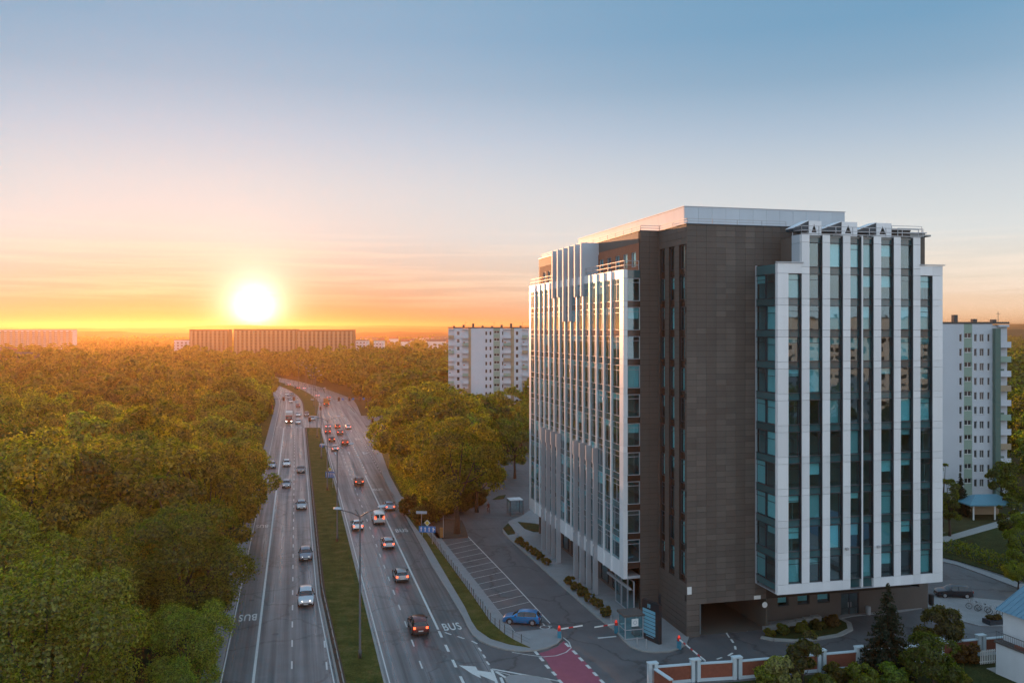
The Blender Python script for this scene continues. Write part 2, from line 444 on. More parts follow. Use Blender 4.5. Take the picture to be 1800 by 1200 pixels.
WL = -7.35
def WLR(Y): return 2.8 + max(0.0, 112 - Y) * .036
def WRL(Y): return 8.4 + max(0.0, min(1.0, (Y - 340) / 60)) * 2.4
def WRR(Y): return float(np.interp(Y, [0, 168, 202, 261, 296, 340, 415, 470, 640], [19.0, 19.0, 19.6, 22.4, 23.4, 25.0, 27.5, 25, 24]))

mb = MB(); strip_sheet(mb, WL, WLR, 40, 700, .02); mb.obj('left_carriageway', M['asphalt'], kind='structure')
mb = MB(); strip_sheet(mb, WRL, WRR, 40, 700, .02); mb.obj('right_carriageway', M['asphalt'], kind='structure')
mb = MB(); strip_sheet(mb, WLR, WRL, 296, 338, .016); mb.obj('junction', M['asphalt'], kind='structure')
mb = MB(); mb.sheet([wp(18, 300), wp(18, 336), wp(75, 352), wp(75, 318)], .012); mb.obj('side_road', M['asphalt'], kind='structure')
mb = MB(); strip_raised(mb, -8.9, WL - .002, 40, 640, 0, .13); mb.obj('roadside_pavement', M['paving'], kind='structure')
mb = MB(); strip_raised(mb, lambda y: WL, lambda y: WL + .18, 40, 640, .0, .15); mb.obj('left_kerb', M['kerb'], kind='structure')
mb = MB(); strip_raised(mb, -13.5, -8.9, 40, 640, 0, .11); mb.obj('roadside_grass', M['grass'], kind='structure')
# median: kerbs, brown planted strip, grass
for k, (a, b) in enumerate(((40, 296), (338, 660))):
    mb = MB(); strip_raised(mb, WLR, lambda y: WLR(y) + .22, a, b, 0, .15); mb.obj('median_kerb', M['kerb'], kind='structure')
    mb = MB(); strip_raised(mb, lambda y: WRL(y) - .22, WRL, a, b, 0, .15); mb.obj('median_kerb', M['kerb'], kind='structure')
    mb = MB(); strip_raised(mb, lambda y: WLR(y) + .22, lambda y: WLR(y) + .85, a, b, 0, .12); mb.obj('median_soil', M['soil'], kind='structure')
    mb = MB(); strip_raised(mb, lambda y: WLR(y) + .85, lambda y: WRL(y) - .22, a, b, 0, .125); mb.obj('median_grass', M['grass'], kind='structure')
mb = MB(); strip_raised(mb, lambda y: WRR(y), lambda y: WRR(y) + .25, 158, 298, 0, .15); mb.obj('right_kerb', M['kerb'], kind='structure')
mb = MB(); strip_raised(mb, lambda y: WRR(y) + .25, lambda y: WRR(y) + 1.6, 158, 298, 0, .13); mb.obj('roadside_pavement', M['paving'], kind='structure')
mb = MB(); strip_raised(mb, lambda y: WRR(y) + 1.6, lambda y: WRR(y) + 6, 165, 298, 0, .11); mb.obj('roadside_grass', M['grass'], kind='structure')

# yard, forecourt street and everything paved round the office building
P = lambda pts: [G(*p)[:2] for p in pts]
mb = MB(); mb.sheet(P([(690, 878), (770, 1020), (840, 1180), (880, 1290), (1180, 1290), (1180, 1215), (1530, 1180), (1760, 1152), (1900, 1140), (1900, 1000),
                       (1660, 935), (1300, 860), (1000, 815), (940, 795), (868, 800), (850, 850), (840, 890), (780, 900)]), .012)
mb.obj('yard', M['yard'], kind='structure')


def raised(name, pts, z1, m, z0=0.0):
    mb = MB(); mb.prism(P(pts), z0, z1); return mb.obj(name, M[m], kind='structure')


def kerb_line(pts, wd=.16, z=.15, name='kerb'):
    mb = MB()
    q = [G(*p) for p in pts]
    for a, b in zip(q, q[1:]): mb.bar((a.x, a.y, z / 2), (b.x, b.y, z / 2), wd, z)
    return mb.obj(name, M['kerb'], kind='structure')


verge_kerb = [(688, 866), (710, 900), (735, 947), (760, 995), (788, 1040), (815, 1085), (822, 1101), (832, 1117), (846, 1128), (865, 1136), (888, 1142), (912, 1145.5), (940, 1144), (962, 1139), (978, 1132), (987, 1123), (985, 1112), (972, 1106)]
raised('forecourt_pavement', verge_kerb + [(955, 1106.5), (905, 1112), (840, 1027), (779, 951), (765, 930), (724, 880)], .12, 'paving')
kerb_line(verge_kerb)
raised('verge', [(713, 904), (749, 952), (790, 1022), (817, 1067), (829, 1093), (839, 1108), (862, 1124), (895, 1134), (932, 1140), (905, 1127), (887, 1116), (862, 1094), (825, 1040), (785, 985), (755, 944), (724, 904)], .17, 'grass', .12)
bkerb = [(884, 930), (886, 938), (896, 948), (930, 978), (965, 1010), (1010, 1050), (1050, 1085), (1085, 1112), (1096, 1126), (1110, 1138), (1130, 1145), (1152, 1147), (1175, 1145.5), (1195, 1140), (1207, 1132)]
raised('building_pavement', bkerb + [(1212, 1118), (1160, 1065), (1100, 1010), (960, 905), (938, 893), (915, 908), (895, 916)], .12, 'paving')
kerb_line(bkerb)
raised('tree_island', [(768, 947), (823, 944.5), (818, 928), (812, 915), (780, 912), (752, 922)], .12, 'soil')
raised('lawn_island', [(866, 878), (876, 872), (889, 870), (886, 876), (880, 877)], .12, 'lawn')
raised('lawn_island', [(884, 930), (893, 920), (900, 928), (907, 939), (893, 941)], .16, 'lawn', .0)
raised('lawn_island', [(910, 918), (940, 921), (955, 924), (957, 936), (938, 936), (922, 930)], .16, 'lawn', .0)
# right-hand side: street lawn, pavement, bicycle forecourt
raised('lawn', [(1640, 940), (1665, 937), (1900, 905), (1900, 1062), (1800, 1022), (1730, 1000), (1680, 985), (1640, 976)], .13, 'lawn')
raised('street_pavement', [(1640, 979), (1680, 988), (1730, 1004), (1800, 1027), (1900, 1068), (1900, 1080), (1800, 1038), (1730, 1011), (1680, 993), (1640, 984)], .12, 'paving')
raised('lane_pavement', [(1640, 946), (1665, 943), (1760, 915), (1800, 900), (1800, 911), (1760, 926), (1665, 953), (1640, 956)], .15, 'conc')
raised('bicycle_forecourt', [(1633, 1050), (1660, 1046), (1700, 1050), (1760, 1056), (1830, 1064), (1830, 1110), (1770, 1101), (1720, 1100), (1690, 1092), (1655, 1072), (1633, 1064)], .10, 'paving')
raised('entrance_pavement', [(1350, 1112), (1440, 1095), (1500, 1083), (1580, 1076), (1640, 1066), (1640, 1060), (1560, 1060), (1350, 1090)], .10, 'paving')
# garden behind the brick fence
raised('garden_lawn', [(1140, 1206), (1175, 1206), (1300, 1198), (1520, 1177), (1714, 1154), (1900, 1136), (1900, 1330), (1150, 1330)], .06, 'lawn')
raised('cycle_path', [(947, 1147.5), (962, 1143.5), (980, 1136), (991, 1126), (1000, 1134), (1008, 1142), (1030, 1164), (1075, 1215), (1100, 1250), (1020, 1250), (985, 1200), (960, 1160)], .018, 'pink', .013)

# painted markings -------------------------------------------------------------------------
def dashes(wv, Y0, Y1, step=6.0, ln=2.0, wd=.16, name='lane_dash'):
    mb = MB(); y = Y0
    while y < Y1:
        a, b = wp(wv, y), wp(wv, y + ln)
        mb.add([(a[0] - wd / 2, a[1], .026), (a[0] + wd / 2, a[1], .026), (b[0] + wd / 2, b[1], .026), (b[0] - wd / 2, b[1], .026)], [(0, 1, 2, 3)])
        y += step
    return mb.obj(name, M['paint'], kind='structure')
def line(w0, Y0, Y1, wd=.2, name='lane_line'):
    f = w0 if callable(w0) else (lambda y: w0)
    mb = MB(); strip_sheet(mb, lambda y: f(y) - wd / 2, lambda y: f(y) + wd / 2, Y0, Y1, .026)
    return mb.obj(name, M['paint'], kind='structure')
line(-3.99, 42, 296, .26); line(lambda y: -7.0, 42, 640, .13); line(lambda y: WLR(y) - .28, 42, 296, .12)
dashes(-.39, 44.2, 292); dashes(3.02, 68, 93, 6)
line(lambda y: 8.75, 42, 296, .12); dashes(12.3, 44.3, 250); line(15.64, 97.5, 200, .26)
dashes(15.64, 74, 97, 4.2, 2.0, .28); dashes(16.2, 203, 296, 4, 1.6, .2); dashes(19.6, 205, 296, 4, 1.6, .2); dashes(12.6, 254, 296, 3, 2)
line(-3.99, 340, 640, .2); dashes(-.4, 340, 640); dashes(14.6, 340, 640); dashes(18.6, 340, 640)
for k in range(7):                                  # crossing at the junction
    for (wa, nm) in ((-6.6 + k * 1.35, 'crossing_bar'),):
        a = wp(wa, 297); MB().add([(a[0], 297, .026), (a[0] + .55, 297, .026), (a[0] + .55 - RK * 1.2, 298.2, .026), (a[0] - RK * 1.2, 298.2, .026)], [(0, 1, 2, 3)]).obj(nm, M['paint'], kind='structure')


def flat_text(txt, size, name):
    cu = bpy.data.curves.new(name, 'FONT'); cu.body = txt; cu.size = size; cu.align_x = 'CENTER'; cu.align_y = 'CENTER'; cu.space_character = 1.12; cu.offset = .012 * size
    o = bpy.data.objects.new(name, cu); COL.objects.link(o)
    me = bpy.data.meshes.new_from_object(o.evaluated_get(bpy.context.evaluated_depsgraph_get()))
    bpy.data.objects.remove(o); bpy.data.curves.remove(cu)
    me.name = name
    return me


bus = flat_text('BUS', 1.0, 'bus_lettering'); bus.materials.append(M['paint'])
for (px, py, flip) in ((436, 1084, 1), (461, 924, 1), (474, 844, 1), (794, 1101, 0), (706, 932, 0), (664, 860, 0)):
    q = G(px, py, .027)
    link('bus_lettering', bus, loc=q, rz=R_(13.7) + (math.pi if flip else 0), scale=(1.12, 3.3, 1), kind='structure')


def arrow_mesh(turn=0):
    mb = MB(); mb.add([(-.09, -1.6, 0), (.09, -1.6, 0), (.09, .5, 0), (-.09, .5, 0)], [(0, 1, 2, 3)])
    mb.add([(-.34, .5, 0), (.34, .5, 0), (0, 1.6, 0)], [(0, 1, 2)])
    if turn: mb.add([(.09, -.5, 0), (.09, -.8, 0), (.7, -.2, 0), (.7, .15, 0)], [(0, 1, 2, 3)]); mb.add([(.55, -.45, 0), (1.15, .1, 0), (.55, .5, 0)], [(0, 1, 2)])
    return mb.mesh('lane_arrow', M['paint'])
am, am2 = arrow_mesh(), arrow_mesh(1)
for wv, yy, t in ((10.5, 236, 0), (14.2, 236, 0), (18.0, 236, 1), (20.9, 240, 1), (10.5, 266, 0), (14.3, 266, 0), (18, 266, 1), (21.2, 268, 1), (18, 288, 0)):
    a = wp(wv, yy); link('lane_arrow', am2 if t else am, loc=(a[0], a[1], .027), rz=R_(13.7), scale=(1.3, 1.6, 1), kind='structure')


def painted(name, pts, z=.027):
    return MB().sheet(P(pts), z).obj(name, M['paint'], kind='structure')
def pline(pts, wd=.13, z=.021, name='painted_line'):
    mb = MB(); q = [G(*p) for p in pts]
    for a, b in zip(q, q[1:]):
        d = (b - a).normalized(); s = Vector((-d.y, d.x, 0)) * wd / 2
        mb.add([(a.x + s.x, a.y + s.y, z), (b.x + s.x, b.y + s.y, z), (b.x - s.x, b.y - s.y, z), (a.x - s.x, a.y - s.y, z)], [(0, 1, 2, 3)])
    return mb.obj(name, M['paint'], kind='structure')


# merging arrow, splitter island, broken give-way lines at the mouth of the yard
painted('merge_arrow', [(807, 1169), (836, 1171), (840, 1178), (863, 1181), (872, 1198), (843, 1186), (846, 1192), (830, 1184)])
pline([(864, 1175), (985, 1197)], .25); pline([(864, 1175), (884, 1230)], .25); pline([(868, 1178), (905, 1188), (984, 1196)], .1)
for a, b in (((872, 1180), (890, 1191)), ((880, 1190), (886, 1204)), ((926, 1187), (905, 1203))): pline([a, b], .28)
kerb_line([(892, 1200), (888, 1193), (897, 1187.5), (918, 1187), (945, 1190), (965, 1196), (972, 1203)], .15, .10)
raised('splitter_island', [(892, 1200), (888, 1193), (897, 1187.5), (918, 1187), (945, 1190), (965, 1196), (972, 1203), (940, 1222), (905, 1222)], .09, 'paving')
for a, b in (((782, 1111), (793, 1115)), ((804, 1118), (816, 1122)), ((829, 1126), (839, 1131)), ((841, 1138), (846, 1144)), ((849, 1150), (853, 1156)), ((855, 1162), (860, 1168))): pline([a, b], .2, .027)
pline([(900, 1146), (925, 1150), (955, 1154), (978, 1152), (995, 1146), (1004, 1138), (1000, 1128), (990, 1120)], .12, .023)
for k, (x, y) in enumerate(((943, 1147), (952, 1158), (962, 1171), (974, 1183), (985, 1197))): pline([(x - 3, y - 3), (x + 3, y + 3.5)], .32, .024)
for k, (x, y) in enumerate(((997, 1133), (1010, 1146), (1021, 1158), (1034, 1171), (1046, 1184), (1058, 1197))): pline([(x - 3, y - 3), (x + 3.5, y + 3.5)], .32, .024)
# parking bays
pline([(779, 951), (840, 1027), (905, 1111)], .13); pline([(822, 942), (888, 1010), (967, 1095)], .13); pline([(905, 1111.5), (940, 1108), (972, 1107)], .13)
for k in range(17):
    t = (k / 16.0)
    ya = 1 / ((1 - t) / 945.0 + t / 1100.0)
    A = G(779, 951).lerp(G(905, 1111), t); B = G(822, 942).lerp(G(967, 1095), t)
    if k in (0, 16): continue
    MB().bar((A.x, A.y, .0185), (B.x, B.y, .0185), .08, .005).obj('bay_line', M['paint'], kind='structure')
pline([(1051, 1121), (1083, 1118)], .3)                      # stop line at the booth
wch = MB()                                                    # wheelchair symbol
for t in range(12):
    a0, a1 = t * math.pi / 6, (t + 1) * math.pi / 6
    c0 = G(958, 1102)
    wch.bar((c0.x + .55 * math.cos(a0), c0.y + .55 * math.sin(a0), .019), (c0.x + .55 * math.cos(a1), c0.y + .55 * math.sin(a1), .019), .12, .006)
wch.bar((c0.x, c0.y + .5, .019), (c0.x - .2, c0.y + 1.3, .019), .14, .006).bar((c0.x, c0.y + .5, .019), (c0.x + .8, c0.y + .4, .019), .14, .006)
wch.obj('wheelchair_marking', M['paint'], kind='structure')
mh = MB().tube([(0, 0, 0), (0, 0, .008)], .34, 14).mesh('manhole_cover', M['lamp_grey'])
for wv_, yy_ in ((-2.2, 96), (.9, 121), (-5.4, 108), (10.4, 93), (13.9, 112), (17.3, 126), (14.3, 151), (-2.0, 158)):
    a = wp(wv_, yy_); link('manhole_cover', mh, loc=(a[0], a[1], .021), kind='structure')
for px_, py_ in ((1010, 1108), (930, 1000), (1120, 1170), (1330, 1140), (1040, 1160)):
    a = G(px_, py_); link('manhole_cover', mh, loc=(a.x, a.y, .013), kind='structure')
# garage drive: curved guide line and give-way triangles
pts = [(1319, 1098), (1300, 1095), (1285, 1100), (1277, 1112), (1282, 1120)]
pline(pts, .16)
for a, b in (((1285, 1123), (1289, 1129)), ((1292, 1135), (1293, 1141)), ((1288, 1147), (1280, 1152)), ((1269, 1155), (1260, 1158))): pline([a, b], .22)
for x in (1290, 1302, 1314): painted('give_way_tooth', [(x - 4, 1106), (x + 3, 1106), (x, 1109)], .021)

# ------------------------------------------------------------------ the office building
BX, BY, BA = 18.7, 95.0, math.atan(.25)
BC, BS = math.cos(BA), math.sin(BA)
def u_of(px, v): k = (px - CX) / FPX; return (k * (BY + v * BC) - BX + v * BS) / (BC - k * BS)
def v_of(px, u): k = (px - CX) / FPX; return (BX + u * BC - k * (BY + u * BS)) / (BS + k * BC)
def z_of(py, u, v): return H - (py - HZ) * (BY + u * BS + v * BC) / FPX
def bloc(px, py, z=0.0):
    """building coordinates of the point of level z seen at a photo pixel"""
    q = G(px, py, z); x, y = q.x - BX, q.y - BY
    return x * BC + y * BS, -x * BS + y * BC


B = empty('office_building', (BX, BY, 0), BA, cat='office building',
          label='tall office building with white vertical panels, brown stone corner and glass bays beside the avenue')
FL = 3.32
SILL = [36.2 - FL * k for k in range(-1, 10)]                 # SILL[0] is the extra top floor 39.52
U1 = u_of(1327, 0.0); VB = -4.65; UL, UC = -4.3, -2.25; VL0, VL1 = 7.5, 48.6
UR = u_of(1657, VB)
ZT, ZL0, ZL1, ZB0, ZB1, ZB2 = 44.3, 4.46, 39.8, 5.3, 39.9, 42.95


def part(name, m, *boxes, parent=None):
    mb = MB()
    for bx in boxes: mb.box(*bx)
    return mb.obj(name, M[m], parent or B)


_unit = {}
def cube(name, m, x0, x1, y0, y1, z0, z1, parent=None):
    """one piece, sharing a unit mesh with its like"""
    if m not in _unit: _unit[m] = MB().box(-.5, .5, -.5, .5, -.5, .5).mesh('piece_' + m, M[m])
    return link(name, _unit[m], parent or B, loc=((x0 + x1) / 2, (y0 + y1) / 2, (z0 + z1) / 2), scale=(x1 - x0, y1 - y0, z1 - z0))


_win = {}
def window(x, y, z, wd, ht, face, transom=None, frame='dark_frame', blind=None, parent=None, depth=.14, mull=None, bar=.06, glass='glass', bw=0.0):
    """frame + pane (+ blind); origin at the middle of the sill; face: 'F' looks at -v, 'L' looks at -u"""
    key = (round(wd, 2), round(ht, 2), transom, frame, depth, mull, bar)
    if key not in _win:
        mb = MB(); h = wd / 2
        mb.box(-h, -h + bar, -depth, 0, 0, ht).box(h - bar, h, -depth, 0, 0, ht).box(-h + bar, h - bar, -depth, 0, 0, bar).box(-h + bar, h - bar, -depth, 0, ht - bar, ht)
        if transom: mb.box(-h + bar, h - bar, -.08, -.005, ht - transom - .025, ht - transom + .025)
        if mull: mb.box(mull - .025, mull + .025, -.085, -.008, bar, ht - bar)
        _win[key] = mb.mesh('window_frame', M[frame])
    kg = (round(wd, 2), round(ht, 2), 'pane', glass)
    if kg not in _win: _win[kg] = MB().box(-wd / 2 + bar, wd / 2 - bar, -.05, -.03, bar, ht - bar).mesh('pane', M[glass])
    o = link('window', _win[key], parent or B, loc=(x, y, z), rz=0 if face == 'F' else -math.pi / 2)
    link('pane', _win[kg], o)
    if blind:
        hb = round(blind * (ht - .2), 1); kb = (round(wd, 2), round(ht, 2), 'blind', hb, bw)
        if hb > .1:
            if kb not in _win:
                if bw: _win[kb] = MB().box(-wd / 2 + bar, -wd / 2 + bar + bw, .10, .12, bar, ht - bar).mesh('blind', M['blind'])
                else: _win[kb] = MB().box(-wd / 2 + .08, wd / 2 - .08, .10, .12, ht - .1 - hb, ht - .1).mesh('blind', M['blind'])
            link('blind', _win[kb], o)
    return o


# --- stone core -----------------------------------------------------------------------------
gu0, gu1, gz = u_of(1230, 0), u_of(1347, 0), 3.45
part('stone_wall', 'stone_back', (0, gu0, .04, .5, 0, gz), (0, 27.8, .04, .5, gz, ZT - .1))
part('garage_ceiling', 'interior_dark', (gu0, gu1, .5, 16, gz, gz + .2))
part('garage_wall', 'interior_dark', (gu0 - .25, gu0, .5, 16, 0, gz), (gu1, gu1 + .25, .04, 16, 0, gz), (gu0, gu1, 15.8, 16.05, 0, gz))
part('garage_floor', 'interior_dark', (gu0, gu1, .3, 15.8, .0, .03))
TW, TH, GAP = 1.16, .615, .035
tiles, TM = [], M['stone']
def tile_rows(u0, u1, z0, z1, off=0.0):
    """courses of stone slabs on the v = 0 face"""
    n = max(1, round((z1 - z0) / TH)); hh = (z1 - z0) / n; c = max(1, round((u1 - u0) / TW)); ww = (u1 - u0) / c
    for i in range(n):
        for j in range(c): tiles.append((u0 + j * ww, u0 + (j + 1) * ww, z0 + i * hh, z0 + (i + 1) * hh))
tile_rows(0, U1, gz, ZT - .1)
tile_rows(0, gu0, 0, gz)
tile_rows(U1, u_of(1402, 0), 39.95, ZT - .1)
tile_rows(U1, gu1, gz, 5.25)
tiles.sort(key=lambda t: -(t[1] - t[0]) * (t[3] - t[2]) - (.5 if t[0] < U1 - .1 else 0))
tm = MB().box(-.5, .5, -.5, .5, -.5, .5).mesh('stone_tile', TM)
rest = MB()
for i, (a, b_, c, d) in enumerate(tiles):
    pr = rnd.uniform(-.006, .006)
    if i < 300:
        link('stone_tile', tm, B, loc=((a + b_) / 2, .02 + pr, (c + d) / 2), scale=(b_ - a - .02, .05, d - c - GAP))
    else: rest.box(a + .01, b_ - .01, -.005 + pr, .045 + pr, c + GAP / 2, d - GAP / 2)
# the same slabs on the other stone faces, too oblique or narrow to pick apart
def slab_face_v(u0, u1, v, z0, z1):
    n = max(1, round((z1 - z0) / TH)); hh = (z1 - z0) / n; c = max(1, round((u1 - u0) / TW)); ww = (u1 - u0) / c
    for i in range(n):
        for j in range(c): pr = rnd.uniform(-.006, .006); rest.box(u0 + j * ww + .01, u0 + (j + 1) * ww - .01, v - .05 + pr, v, z0 + i * hh + GAP / 2, z0 + (i + 1) * hh - GAP / 2)
def slab_face_u(u, v0, v1, z0, z1):
    n = max(1, round((z1 - z0) / TH)); hh = (z1 - z0) / n; c = max(1, round((v1 - v0) / TW)); ww = (v1 - v0) / c
    for i in range(n):
        for j in range(c): pr = rnd.uniform(-.006, .006); rest.box(u - .05 + pr, u, v0 + j * ww + .01, v0 + (j + 1) * ww - .01, z0 + i * hh + GAP / 2, z0 + (i + 1) * hh - GAP / 2)
slab_face_v(UC, 0, VL0, 0, ZT - .1)
# side wall with three window columns
cols = [(v_of(1204.5, 0), v_of(1193.5, 0)), (v_of(1185.5, 0), v_of(1175.5, 0)), (v_of(1168.5, 0), v_of(1160, 0))]
zlo, zhi = SILL[10] - .6, SILL[0] + 2.6
piers = [(.05, cols[0][0]), (cols[0][1], cols[1][0]), (cols[1][1], cols[2][0]), (cols[2][1], VL0 - .05)]
part('stone_pier', 'stone_back', *[(.045, .5, a, b_, zlo, zhi) for a, b_ in piers])
part('stone_wall', 'stone_back', (.045, .5, .05, VL0 - .05, zhi, ZT - .1)); part('stone_wall', 'stone_back', (.045, .5, .05, VL0 - .05, 0, zlo))
for a, b_ in piers: slab_face_u(.045, a, b_, zlo, zhi)
slab_face_u(.045, 0.0, VL0, zhi, ZT - .1); slab_face_u(.045, 0.0, VL0, 0, zlo)
for (a, b_) in cols:
    for k, s in enumerate(SILL):
        bl = rnd.choice([0, .5, .98, .98]) if k else 0
        window(.36, (a + b_) / 2, s, b_ - a, 2.55, 'L', .5 if k else None, blind=bl, frame='dark_frame')
        cube('spandrel', 'spandrel_brown', .30, .34, a, b_, s - .72, s - .02)
part('interior_partition', 'interior', (1.8, 1.9, .5, VL0, 0, ZT - 2))
for s in SILL: cube('floor_slab', 'interior', .48, 1.8, .5, VL0, s - .55, s - .25)
part('stone_wall', 'stone_back', (UC, 0.0, VL0, VL0 + .4, 0, ZT - .1))
rest_o = rest.obj('stone_slabs', TM, B); rest_o['kind'] = 'stuff'
part('coping', 'dark_frame', (-.12, 27.8, -.1, .55, ZT - .1, ZT), (-.12, .55, .55, VL0 - .1, ZT - .1, ZT), (UC - .12, .55, VL0 - .1, VL0 + .5, ZT - .1, ZT), (UC - .12, UC + .4, VL0 + .5, 50, ZT - .1, ZT))
part('roof', 'conc', (0.5, 31, .55, 50, ZT - .6, ZT - .4), (UC + .4, .5, VL0 + .5, 50, ZT - .6, ZT - .4))
part('stone_wall', 'stone', (26.5, 31.6, 2.3, 12, ZB0, ZT - .05), (31.2, 31.6, 12, 50, 0, ZT - .05), (UC, 31.6, 49.8, 50.2, 0, ZT - .05))
part('coping', 'steel', (26.3, 31.75, 2.15, 12, ZT - .05, ZT + .08))
# set-back top storey in red brick along the avenue
part('brick_wall', 'brick', (UC, UC + .3, VL0 + .45, 49.8, 38.5, 40.2), (UC, UC + .3, VL0 + .45, 49.8, 41.95, 42.9))
part('stone_band', 'stone', (UC - .03, UC + .3, VL0 + .45, 49.8, 42.9, ZT - .1))
wv = [v_of(p, UC) for p in (1113.5, 1099, 1085, 1070.5, 1057, 1044, 1030, 1016, 1004, 993, 983, 974, 965, 957)]
edges = [VL0 + .45]
for v in wv: edges += [v - .75, v + .75]
edges.append(49.8)
for i in range(0, len(edges), 2): cube('brick_pier', 'brick', UC + .002, UC + .3, edges[i], edges[i + 1], 40.2, 41.95)
for v in wv:
    window(UC + .22, v, 40.2, 1.5, 1.75, 'L', None, blind=rnd.choice([0, .6, .9]), frame='light_frame')
part('interior_partition', 'interior', (UC + 1.5, UC + 1.6, VL0 + .5, 49.8, 38.5, 42.9))


def railing(pts, z, parent, h=1.0, step=2.6, m='steel'):
    mb = MB()
    for a, b_ in zip(pts, pts[1:]):
        a, b_ = Vector((*a, z)), Vector((*b_, z)); n = max(1, int((b_ - a).length / step))
        for i in range(n + 1):
            p = a.lerp(b_, i / n); mb.bar(p, p + Vector((0, 0, h)), .06)
        for hh in (h, h * .5): mb.bar(a + Vector((0, 0, hh)), b_ + Vector((0, 0, hh)), .06)
    return mb.obj('railing', M[m], parent)


railing([(UL + .2, VL1 - .3), (UL + .2, VL0 + .2), (UC - .1, VL0 + .2)], ZL1, B)
railing([(UC + .1, 49), (UC + .1, VL0 + .1), (.15, VL0 + .1), (.15, .2), (12, .2)], ZT, B, .55)

# --- penthouse ------------------------------------------------------------------------------
pu = 2.6; pv = v_of(1203, pu); pz = z_of(363, pu, pv); pu1 = u_of(1485, pv)
n = 12
for i in range(n):
    a, b_ = pu + (pu1 - pu) * i / n, pu + (pu1 - pu) * (i + 1) / n
    cube('cladding_panel', 'metal_clad', a + .01, b_ - .01, pv, pv + .12, ZT - .5, pz)
for i in range(16):
    a, b_ = pv + .12 + (44.5 - pv) * i / 16, pv + .12 + (44.5 - pv) * (i + 1) / 16
    cube('cladding_panel', 'metal_clad', pu, pu + .12, a + .01, b_ - .01, ZT - .5, pz)
part('penthouse', 'conc', (pu + .12, pu1, pv + .12, 44.6, ZT - .5, pz - .05))
part('penthouse_coping', 'steel', (pu - .06, pu1 + .06, pv - .06, pv + .3, pz, pz + .07), (pu - .06, pu + .3, pv + .3, 44.7, pz, pz + .07))

# --- wing along the avenue ------------------------------------------------------------------
NB_ = 15; VW0 = VL0 + 1.25; PB = (VL1 - 1.0 - VW0) / NB_
for (a, b_) in ((VL0, VW0), (VL1 - 1.0, VL1)):
    zz = [ZL0, SILL[10]] + [z for s in SILL[1:][::-1] for z in (s + 2.6, s + FL)][:-1] + [ZL1]
    for z0, z1 in zip(zz, zz[1:]): cube('panel', 'white_panel', UL, UL + .5, a + .012, b_ - .012, z0 + .012, z1 - .012)
for i in range(NB_):
    a, b_ = VW0 + i * PB, VW0 + (i + 1) * PB
    cube('panel', 'white_panel', UL, UL + .45, a + .012, b_ - .012, ZL0, SILL[10] - .02)
    cube('panel', 'white_panel', UL, UL + .45, a + .012, b_ - .012, SILL[1] + 2.62, ZL1)
    for s in SILL[1:]:
        window(UL + .10, (a + b_) / 2, s, PB - .02, 2.6, 'L', .62, frame='light_frame', blind=rnd.choice([0, 0, 0, 0, .3, .6]), bar=.06, depth=.08, mull=rnd.choice([.35, -.35]))
        if s > SILL[10] + .1: cube('spandrel', 'spandrel', UL + .05, UL + .09, a + .01, b_ - .01, s - .70, s - .02)
SH = {3, 4, 5, 6, 9, 10, 11, 12}; TOPF = {5: 37.2, 6: 37.2, 7: 34.0, 8: 34.0, 9: 37.4, 10: 37.4}
for j in range(1, NB_):
    v = VW0 + j * PB
    fz0 = 18.3 if j in SH else ZL0
    cube('fin', 'white_panel', UL - .13, UL + .10, v - .13, v + .13, fz0, ZL1 - .02 if j not in TOPF else TOPF[j])
    if j in SH:
        cube('lower_fin', 'panel_grey', UL - .50, UL + .10, v - .17, v + .18, .12, 16.4)  # grey of shaft and head puts the shade there into the colour
        cube('fin_head', 'panel_grey', UL - .60, UL + .10, v - .21, v + .22, 16.4, 18.28)
        cube('fin_lamp', 'white', UL - .58, UL - .50, v - .24, v - .17, 15.3, 15.55); cube('fin_lamp', 'white', UL - .58, UL - .50, v - .24, v - .17, 6.2, 6.45)
    elif j in (1, 2, 7, 8, 13, 14):
        cube('fin_cap', 'white_panel', UL - .20, UL + .1, v - .16, v + .16, (26.0, 21.5, 24.4, 27.2)[j % 4], (26.0, 21.5, 24.4, 27.2)[j % 4] + .35)
    if j in TOPF: cube('roof_fin', 'metal_clad', UL - .4, UC - .1 if j == 5 else UL + .9, v - .22, v + .22, TOPF[j], 44.15)
cube('fin_bracket', 'metal_clad', UC - .1, UC + 1.2, VW0 + 5 * PB - .22, VW0 + 5 * PB + .22, 42.6, 44.15)
# end return facing the viewer: white corner panels and glazing
ua, ub = UL + .5, UC - .02
for k, s in enumerate(SILL[1:]):
    window((ua + ub) / 2, VL0 + .16, s, ub - ua, 2.6, 'F', .5, frame='light_frame', blind=(0, .5, 0, .98, 0, .4, 0, 0, 0, 0)[k])
    cube('spandrel', 'spandrel_brown', ua, ub, VL0 + .06, VL0 + .10, s - .7, s - .02)
cube('spandrel', 'spandrel', ua, ub, VL0 + .06, VL0 + .10, SILL[1] + 2.62, ZL1 - .1)
part('wing_roof', 'conc', (UL + .01, UC - .01, VL0 + .12, VL1 - .01, ZL1 - .3, ZL1 - .06))
part('wing_soffit', 'panel_grey', (UL + .02, UC, VL0 + .02, VL1 - .02, ZL0 + .02, ZL0 + .3))
for s in SILL[1:]: cube('floor_slab', 'interior', UL + .32, UC + 2.5, VL0 + .4, VL1 - .1, s - .55, s - .25)
part('interior_partition', 'interior', (UC + 2.5, UC + 2.6, VL0 + .4, VL1, ZL0, 39))
part('end_wall', 'white_panel', (UL + .5, UC + 2.6, VL1 - .25, VL1 - .01, ZL0, ZL1 - .3))
